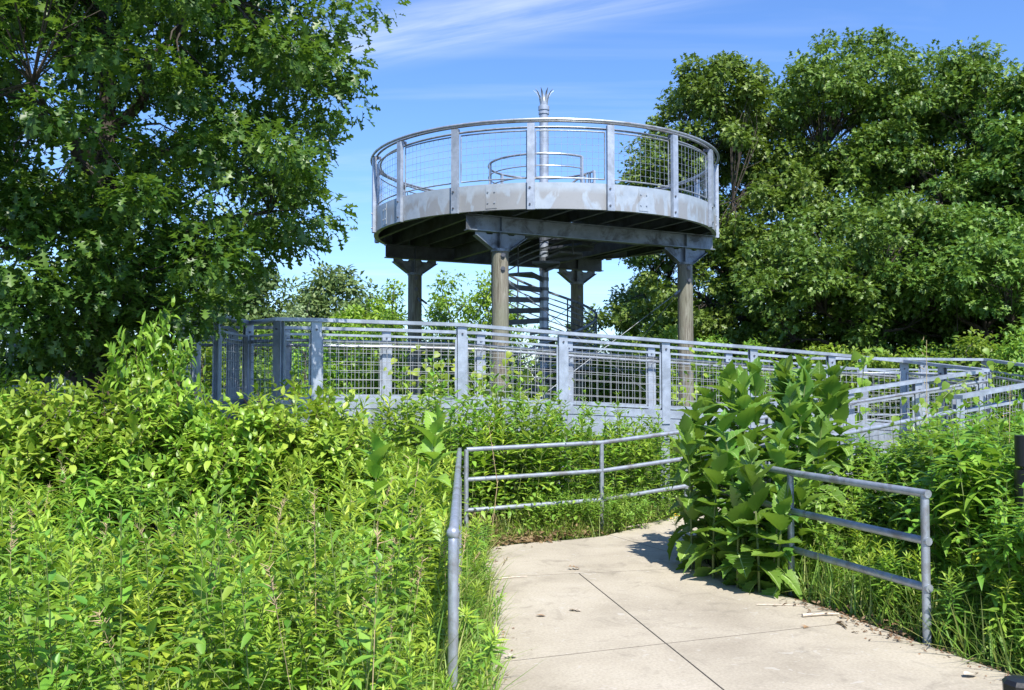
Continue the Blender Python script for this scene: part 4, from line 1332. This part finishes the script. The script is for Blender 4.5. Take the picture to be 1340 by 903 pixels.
cup_plant(30, at(557, 560, 7.4).x, 7.4, 1.36, 'lone pale cup plant among goldenrod just left of the railing corner', ll=.30, mat='herb')
cup_plant(31, at(492, 600, 7.3).x, 7.2, 1.12, 'smaller cup plant left of the lone tall one, half sunk in weeds', ll=.27, mat='herb')

def seedhead(seed, h):
    r = np.random.default_rng(seed)
    m = MB(); b = r.normal(size=2) * .10
    sp = lambda t: V3((b[0] * t * t, b[1] * t * t, h * t))
    m.tube([sp(t) for t in np.linspace(0, 1, 6)], [.0028, .0026, .0024, .002, .0016, .001], 4, cap=False)
    for k in range(26):
        t = r.uniform(.8, 1.0); q = sp(t)
        d = V3((r.normal() * .02, r.normal() * .02, .022))
        m.tube([q, q + d], [.003, .0012], 3, cap=False)
    return np_mesh('dry_grass_stalk', [mbchunk(m, 0)], [M['straw']])
place_all([seedhead(900 + i, .9 + .1 * i) for i in range(4)], scatter(26, (-4.2, -.32), (3.5, 7.6), lt, .12, 24), 'dry_grass_stalk', 'thin straw coloured grass stalk with a seed head standing among the weeds', 'grass stalk', 'dry grass stalks in the left thicket', (.75, 1.05), 24, None, .14)
place_all([seedhead(920 + i, .8) for i in range(3)], scatter(26, (-.8, -.25), (4.2, 7.5), None, .08, 25), 'dry_grass_stalk', 'straw coloured grass stalk leaning by the near end of the left railing', 'grass stalk', 'dry grass stalks by the near left railing', (.6, 1.0), 25, None, .25)

# grass and ground cover: nobody could count these
def grass_patch(name, n, sampler, hl=(.15, .45), seed=1, mat='grass', lean=.5):
    r = np.random.default_rng(seed)
    pos = sampler(r, n)
    n = len(pos)
    a = r.uniform(0, 2 * PI, n); el = r.normal(1.15, .28, n)
    dr = np.stack([np.cos(a) * np.cos(el), np.sin(a) * np.cos(el), np.sin(el)], 1)
    up = np.stack([-np.cos(a) * np.sin(el), -np.sin(a) * np.sin(el), np.cos(el) + .02], 1)
    ln = r.uniform(*hl, n)
    me = np_mesh(name, multi(T_BLADE, pos, dr, up, ln, r.uniform(.7, 1.6, n) * .35 / np.maximum(ln, .2), 0, r), [L[mat]])
    return tag(link(name, me), 'long green grass blades between the weeds', 'grass', kind='stuff')
def box_sampler(xs, ys, test):
    def f(r, n):
        p = np.stack([r.uniform(*xs, n * 3), r.uniform(*ys, n * 3), np.full(n * 3, -.03)], 1)
        k = np.array([test(a, b) for a, b in p[:, :2]])
        return p[k][:n]
    return f
grass_patch('grass', 9000, box_sampler((-4.5, -.15), (3.3, 7.5), lambda x, y: x < left_edge(y) + .12 and x > -.62 * y - .2), (.2, .6), 1)
grass_patch('grass', 3600, box_sampler((-.75, -.02), (3.6, 9.6), lambda x, y: x < np.interp(y, [3, 5, 6.7, 8.4, 9.6], [-.10, -.10, -.13, -.25, -.25]) + .02), (.08, .34), 2)
grass_patch('grass', 9000, box_sampler((1.7, 5.0), (4.6, 10), lambda x, y: x > np.interp(y, [4.6, 5.24, 6.0, 6.85, 7.5, 8.3, 9, 10], [3.05, 2.82, 2.56, 2.31, 2.06, 1.85, 1.78, 2.3]) and x / y < .6), (.12, .5), 3)
grass_patch('grass', 2600, box_sampler((-.5, 3.5), (9.6, 12), lambda x, y: y > np.interp(x, [-.5, .2, .6, 1.0, 1.5, 2.2, 3.5], [9.6, 9.78, 9.98, 10.2, 10.8, 11.25, 12])), (.1, .32), 4)
def cover(name, n, sampler, seed, mat='herb', zmax=.35, leaf=.06, tp=T_OVATE, label='low leafy ground cover under the taller weeds'):
    r = np.random.default_rng(seed)
    pos = sampler(r, n); n = len(pos)
    pos[:, 2] += r.uniform(0, 1, n) ** 1.3 * zmax
    a = r.uniform(0, 2 * PI, n); el = r.normal(.15, .4, n)
    dr = np.stack([np.cos(a) * np.cos(el), np.sin(a) * np.cos(el), np.sin(el)], 1)
    up = np.array([0, 0, 1.0]) + rdir(n, r) * .4
    me = np_mesh(name, multi(tp, pos, dr, up, leaf * r.uniform(.6, 1.3, n), None, 0, r), [L[mat]])
    return tag(link(name, me), label, 'ground cover', kind='stuff')
cover('ground_cover', 16000, box_sampler((-6.5, -.3), (3.3, 10.5), lambda x, y: x < left_edge(y) and x > -.62 * y - .4 and y < 6.3 + 4.2 * (x > -1.6)), 11, 'gold', .38, .08)
cover('ground_cover', 9000, box_sampler((-11, -2), (2.5, 11), lambda x, y: -1.2 * y - 1.5 < x < -.58 * y), 15, 'gold', .6, .10)
grass_patch('grass', 5000, box_sampler((-9, -2), (2.5, 10), lambda x, y: -1.2 * y - 1.2 < x < -.58 * y), (.3, .75), 5)
cover('ground_cover', 9000, box_sampler((-3, 8), (9.7, 14.2), lambda x, y: y > np.interp(x, [-3, -.3, .2, .6, 1.0, 1.5, 2.2, 3.5, 7], [9.7, 9.7, 9.88, 10.08, 10.35, 10.95, 11.45, 12.05, 13.6])), 12, 'herb', .55, .075)
cover('ground_cover', 8000, box_sampler((2.0, 7.0), (5.0, 11), lambda x, y: x > np.interp(y, [4.6, 5.24, 6.0, 6.85, 7.5, 8.3, 9, 9.4, 10, 11], [3.2, 3.0, 2.75, 2.5, 2.25, 2.05, 2.0, 2.6, 3.8, 6]) and x / y < .62), 13, 'herb', .4, .07)
cover('ground_cover', 14000, box_sampler((-12, 12), (14.5, 24), lambda x, y: True), 14, 'sap', .7, .13)

# vines on the walkway mesh
def vine(label, anchors, seed, n, spread=(.25, .3), leaf=.085):
    r = np.random.default_rng(seed)
    o = V3(anchors[0])
    root = thing('vine', label, 'vine', o)
    m = MB(); m.tube([V3(a) - o for a in anchors], .005, 5, cap=False)
    m.build('stem', M['stem'], root)
    A_ = np.array([tuple(V3(a) - o) for a in anchors])
    t = r.uniform(0, len(A_) - 1, n); i = np.minimum(t.astype(int), len(A_) - 2); f = (t - i)[:, None]
    pos = A_[i] * (1 - f) + A_[i + 1] * f + r.normal(size=(n, 3)) * np.array([spread[0], .06, spread[1]])
    a = r.uniform(0, 2 * PI, n)
    dr = np.stack([np.cos(a) * .6, -.3 + r.normal(size=n) * .3, -.6 + np.sin(a) * .5], 1)
    up = np.array([0, -.8, .6]) + rdir(n, r) * .5
    link('foliage', np_mesh('foliage', multi(T_HEART, pos, dr, up, leaf * r.uniform(.5, 1.3, n), None, 0, r), [L['vine']]), root)
vine('pale vine climbing the mesh panels left of the near tower pole', [at(545, 545, 12.9), at(560, 500, 13.0), at(575, 485, 13.2), at(640, 490, 13.4), at(690, 510, 13.5)], 1, 120, (.35, .22))
vine('pale vine with large leaves on the mesh below the near tower pole', [at(640, 560, 13.2), at(660, 520, 13.3), at(700, 500, 13.4)], 2, 110, (.3, .22))
vine('vine shoot with yellow leaves standing above the rail right of the cup plants', [at(1125, 545, 13.2), at(1128, 500, 13.2), at(1132, 470, 13.2), at(1138, 452, 13.2)], 3, 22, (.06, .05), .12)
vine('vine trailing over the mesh of the lower ramp', [at(1200, 560, 12.4), at(1225, 530, 12.4), at(1255, 500, 12.6), at(1300, 488, 12.8)], 4, 60, (.22, .15), .09)
vine('vine tangled in the mesh right of the third walkway post', [at(890, 545, 13.9), at(905, 500, 13.9), at(930, 475, 14.0)], 5, 50, (.2, .18), .08)

# dry stalks, litter, twigs, flowers
def dry_stalk(label, px, y0, y1, Y, lean=.03, seed=0):
    r = random.Random(seed)
    b, t = at(px, y0, Y), at(px, y1, Y)
    b.z = -.03
    m = MB(b); mid = lerp(b, t, .5) + V3((r.gauss(0, lean), 0, 0))
    m.tube([b, mid, t + V3((r.gauss(0, lean), 0, 0))], [.004, .0035, .002], 5)
    for k in range(9):
        q = lerp(mid, t, k / 8)
        m.tube([q, q + V3((r.gauss(0, .025), r.gauss(0, .025), .03))], [.004, .001], 4)
    o = m.build('dry_stalk', M['straw'])
    tag(o, label, 'dry stalk')
dry_stalk('thin dry brown stalk rising above the ramp rail at right', 1208, 640, 445, 8.2, .02, 1)
dry_stalk('pale dry stalk leaning beside the left railing corner', 642, 690, 555, 9.9, .03, 2)
dry_stalk('bleached dry stalk among goldenrod left of the near rail end', 535, 800, 600, 7.2, .06, 3)
dry_stalk('dry forked stalk above the weeds near the right edge', 1318, 640, 505, 7.6, .05, 4)
# dead grass heap and leaf litter at the far left corner of the path
r_ = np.random.default_rng(77)
n = 1100
c = np.array([gnd(px, py) for px, py in ((632, 700), (645, 698), (665, 704), (700, 703), (735, 700), (690, 708), (640, 712), (625, 706), (760, 697))])
pos = c[r_.integers(0, len(c), n)] + r_.normal(size=(n, 3)) * np.array([.13, .12, 0]) + np.array([0, 0, .006]) + np.abs(r_.normal(size=(n, 3))) * np.array([0, 0, .02])
dr = rdir(n, r_) * np.array([1, 1, .2]); up = np.array([0, 0, 1.0]) + rdir(n, r_) * .6
tag(link('leaf_litter', np_mesh('leaf_litter', multi(T_OVATE + T_OAK, pos, dr, up, r_.uniform(.03, .09, n), None, 0, r_), [L['litter']])), 'brown dead leaves heaped at the far left corner of the path', 'leaf litter', kind='stuff')
n = 260
pos = np.array([gnd(1090, 795), gnd(1140, 812), gnd(1180, 830), gnd(1060, 775)])[r_.integers(0, 4, n)] + r_.normal(size=(n, 3)) * np.array([.16, .12, 0]) + np.array([0.06, 0, .008]) + np.abs(r_.normal(size=(n, 3))) * np.array([0, 0, .01])
dr = rdir(n, r_) * np.array([1, 1, .2]); up = np.array([0, 0, 1.0]) + rdir(n, r_) * .6
tag(link('leaf_litter', np_mesh('leaf_litter', multi(T_OVATE + T_OAK, pos, dr, up, r_.uniform(.02, .06, n), None, 0, r_), [L['litter']])), 'brown leaf scraps under the right railing at the path edge', 'leaf litter', kind='stuff')
n = 160
b0 = np.array(gnd(632, 697))
pos = b0 + r_.normal(size=(n, 3)) * np.array([.10, .12, 0])
a = r_.uniform(0, 2 * PI, n); el = r_.normal(.7, .4, n)
dr = np.stack([np.cos(a) * np.cos(el), np.sin(a) * np.cos(el), np.sin(el)], 1)
tag(link('dead_grass', np_mesh('dead_grass', multi(T_BLADE, pos, dr, np.array([0, 0, 1.0]) + rdir(n, r_) * .3, r_.uniform(.15, .45, n), .5, 0, r_), [M['straw']])), 'bleached dead grass clump at the railing corner', 'dead grass', kind='stuff')

n = 900
tt = r_.uniform(0, 1, n); ye = 4.0 + 5.4 * tt
xe = np.interp(ye, [3, 5, 6.7, 8.4, 9.5], [-.10, -.12, -.15, -.26, -.2]) + np.abs(r_.normal(size=n)) * .07 - .03
half = r_.uniform(size=n) < .45
ye = np.where(half, 4.6 + 3.0 * tt, ye)
xe = np.where(half, np.interp(ye, [4.6, 5.24, 6.02, 6.85, 7.5], [2.97, 2.79, 2.52, 2.27, 2.0]) - np.abs(r_.normal(size=n)) * .09 + .03, xe)
pos = np.stack([xe, ye, np.full(n, .005)], 1)
dr = rdir(n, r_) * np.array([1, 1, .15]); up = np.array([0, 0, 1.0]) + rdir(n, r_) * .4
tag(link('leaf_litter', np_mesh('leaf_litter', multi(T_OVATE + T_OAK, pos, dr, up, r_.uniform(.008, .032, n), None, 0, r_), [L['litter']])), 'small brown crumbs of dead leaf along both edges of the path', 'leaf litter', kind='stuff')
def ground_leaf(label, px, py, size, rz, tp, mat='dead_leaf', seed=0):
    p = gnd(px, py, .006)
    V, Fc = inst(tp, np.zeros((1, 3)), np.array([[math.cos(rz), math.sin(rz), .1]]), np.array([[.25, .1, 1.0]]), np.array([size]), np.array([1.4]))
    V[:, 2] -= V[:, 2].min()
    o = link('fallen_leaf', np_mesh('fallen_leaf', [(V, Fc, 0)], [M[mat]]))
    o.location = p
    tag(o, label, 'dead leaf')
ground_leaf('crumpled brown oak leaf on the joint where the slab lines meet', 742, 745, .11, .2, T_OAK[1])
ground_leaf('pale tan leaf lying in the middle of the path slab', 762, 800, .10, 2.6, T_OAK[0], 'bleached')
ground_leaf('small brown leaf left of the slab centre', 714, 806, .07, 3.0, T_OVATE[0])
ground_leaf('tan leaf on the slab near the left grass edge', 660, 862, .08, .6, T_OAK[1], 'bleached')
ground_leaf('brown leaf scrap on the slab in front of the right railing', 1052, 822, .07, 1.0, T_OAK[0])
ground_leaf('pale leaf on the path at the lower right', 1262, 886, .09, .4, T_OVATE[1], 'bleached')
ground_leaf('brown leaf by the leaf litter at the far path edge', 770, 702, .09, 1.4, T_OAK[1])
def twig_on_path(label, a, b, rad, mat, name='twig'):
    p, q = gnd(*a, rad + .004), gnd(*b, rad + .004)
    m = MB(p); mid = lerp(p, q, .55) + V3((.01, .02, 0))
    m.tube([p, mid, q], [rad, rad * .9, rad * .5], 6)
    o = m.build(name, M[mat]); tag(o, label, 'twig')
twig_on_path('short brown stick on the slab by the right railing foot', (1096, 814), (1108, 822), .007, 'brownstem')
twig_on_path('pale split stick lying below the right railing', (1050, 805), (1098, 803), .012, 'bleached')
twig_on_path('long bleached straw in front of the cup plants', (990, 791), (1060, 793), .004, 'bleached')
twig_on_path('bleached reed lying along the left path joint', (644, 758), (690, 754), .006, 'bleached')
twig_on_path('bleached stick along the far path edge under the bushes', (820, 690), (868, 682), .008, 'bleached')

def flower_weed(label, px, py, h, seed, nf=9):
    r = random.Random(seed)
    p = gnd(px, py)
    root = thing('yellow_flower', label, 'flower', (p.x, p.y, -.02))
    me = np_mesh('foliage', paired(700 + seed, h, 9, .035, T_OVATE, .003, .2, 5), [L['herb'], M['stem']])
    link('foliage', me, root)
    for k in range(nf):
        m = MB()
        c = V3((r.gauss(0, .05), r.gauss(0, .05), h + r.uniform(-.06, .03)))
        for j in range(5):
            a = 2 * PI * j / 5 + r.uniform(0, 1); d = V3((math.cos(a), math.sin(a), .35)); t = V3((-math.sin(a), math.cos(a), 0))
            m._add([c, c + d * .012 - t * .008, c + d * .024, c + d * .012 + t * .008], [(0, 1, 2, 3)])
        m.build('blossom', M['yellow'], root, smooth=False)
flower_weed('small yellow flowering weed at the path edge left of the cup plants', 884, 700, .20, 1)
flower_weed('yellow flower poking through the weeds at the right edge', 1322, 720, 1.32, 2, 4)

# ------------------------------------------------------------------ sky, sun, camera
w = bpy.data.worlds.new('World'); S.world = w; w.use_nodes = True
nt = w.node_tree; nt.nodes.clear()
out = nt.nodes.new('ShaderNodeOutputWorld'); bg = nt.nodes.new('ShaderNodeBackground')
SUN_EL = R(52); sdir = V3((.30, -.954, 0)).normalized()
sky = nt.nodes.new('ShaderNodeTexSky'); sky.sky_type = 'NISHITA'; sky.sun_disc = False
sky.sun_elevation = SUN_EL; sky.sun_rotation = math.atan2(sdir.x, sdir.y)
sky.air_density = 1.0; sky.dust_density = 0.3; sky.ozone_density = 2.0; sky.altitude = 50
# thin cirrus high on the sky dome
tc = nt.nodes.new('ShaderNodeTexCoord'); sx = nt.nodes.new('ShaderNodeSeparateXYZ'); nt.links.new(tc.outputs['Generated'], sx.inputs[0])
zm = nt.nodes.new('ShaderNodeMath'); zm.operation = 'MAXIMUM'; zm.inputs[1].default_value = .06; nt.links.new(sx.outputs['Z'], zm.inputs[0])
dx = nt.nodes.new('ShaderNodeMath'); dx.operation = 'DIVIDE'; nt.links.new(sx.outputs['X'], dx.inputs[0]); nt.links.new(zm.outputs[0], dx.inputs[1])
dy = nt.nodes.new('ShaderNodeMath'); dy.operation = 'DIVIDE'; nt.links.new(sx.outputs['Y'], dy.inputs[0]); nt.links.new(zm.outputs[0], dy.inputs[1])
cb = nt.nodes.new('ShaderNodeCombineXYZ'); nt.links.new(dx.outputs[0], cb.inputs[0]); nt.links.new(dy.outputs[0], cb.inputs[1])
sub = nt.nodes.new('ShaderNodeVectorMath'); sub.operation = 'SUBTRACT'; sub.inputs[1].default_value = (-.12, 2.60, 0)
nt.links.new(cb.outputs[0], sub.inputs[0])
mp = nt.nodes.new('ShaderNodeMapping'); mp.inputs['Rotation'].default_value = (0, 0, R(27))
nt.links.new(sub.outputs[0], mp.inputs['Vector'])
s2 = nt.nodes.new('ShaderNodeSeparateXYZ'); nt.links.new(mp.outputs[0], s2.inputs[0])
def band(sock, lo, hi):
    a = nt.nodes.new('ShaderNodeMath'); a.operation = 'ABSOLUTE'; nt.links.new(sock, a.inputs[0])
    q = nt.nodes.new('ShaderNodeMapRange'); q.interpolation_type = 'SMOOTHSTEP'
    q.inputs['From Min'].default_value = hi; q.inputs['From Max'].default_value = lo
    nt.links.new(a.outputs[0], q.inputs['Value'])
    return q.outputs[0]
mp2 = nt.nodes.new('ShaderNodeMapping'); mp2.inputs['Scale'].default_value = (.7, 4.5, 1); nt.links.new(mp.outputs[0], mp2.inputs['Vector'])
nz = noise(nt, 1.5, 8, .62, mp2.outputs['Vector'], .4)
cr = ramp(nt, [(.30, (0, 0, 0)), (.85, (.62, .62, .62))]); nt.links.new(nz.outputs['Fac'], cr.inputs['Fac'])
def mul(a, b):
    q = nt.nodes.new('ShaderNodeMath'); q.operation = 'MULTIPLY'; nt.links.new(a, q.inputs[0]); nt.links.new(b, q.inputs[1]); return q.outputs[0]
streak = mul(mul(band(s2.outputs['X'], .35, 1.0), band(s2.outputs['Y'], .02, .30)), cr.outputs['Color'])
mp3 = nt.nodes.new('ShaderNodeMapping'); mp3.inputs['Scale'].default_value = (.35, .8, 1); nt.links.new(cb.outputs[0], mp3.inputs['Vector'])
n3 = noise(nt, 1.0, 6, .6, mp3.outputs['Vector'], .8)
c3 = ramp(nt, [(.5, (0, 0, 0)), (.9, (.35, .35, .35))]); nt.links.new(n3.outputs['Fac'], c3.inputs['Fac'])
tot = nt.nodes.new('ShaderNodeMath'); tot.operation = 'ADD'; tot.use_clamp = True; nt.links.new(streak, tot.inputs[0]); nt.links.new(c3.outputs['Color'], tot.inputs[1])
hs = nt.nodes.new('ShaderNodeHueSaturation'); hs.inputs['Saturation'].default_value = 1.1; hs.inputs['Value'].default_value = 1.0
nt.links.new(sky.outputs[0], hs.inputs['Color'])
tint = mixc(nt, hs.outputs['Color'], (.74, .885, 1.16), 1.0, 'MULTIPLY')
cl = mixc(nt, tint, (5.8, 6.2, 6.8), tot.outputs[0])
nt.links.new(cl, bg.inputs['Color']); bg.inputs['Strength'].default_value = 0.122
nt.links.new(bg.outputs[0], out.inputs['Surface'])

sl = bpy.data.lights.new('sun', 'SUN'); sl.energy = 5.0; sl.angle = R(.5); sl.color = (1.0, .95, .86)
so = bpy.data.objects.new('sun', sl); COL.objects.link(so)
to_sun = V3((sdir.x * math.cos(SUN_EL), sdir.y * math.cos(SUN_EL), math.sin(SUN_EL)))
so.rotation_euler = to_sun.to_track_quat('Z', 'Y').to_euler(); so.location = to_sun * 50

cam = bpy.data.cameras.new('camera'); cam.sensor_width = 36; cam.lens = F / 1340 * 36; cam.clip_end = 3000; cam.clip_start = .05
co = bpy.data.objects.new('camera', cam); COL.objects.link(co)
co.location = (0, 0, EYE); co.rotation_euler = (PI / 2 + PITCH, 0, 0)
S.camera = co
S.view_settings.view_transform = 'Standard'; S.view_settings.look = 'None'
S.view_settings.exposure = 0.74; S.view_settings.gamma = 1; S.view_settings.use_curve_mapping = False
S.cycles.max_bounces = 8; S.cycles.transmission_bounces = 4; S.cycles.diffuse_bounces = 3; S.cycles.glossy_bounces = 3
S.cycles.use_denoising = True
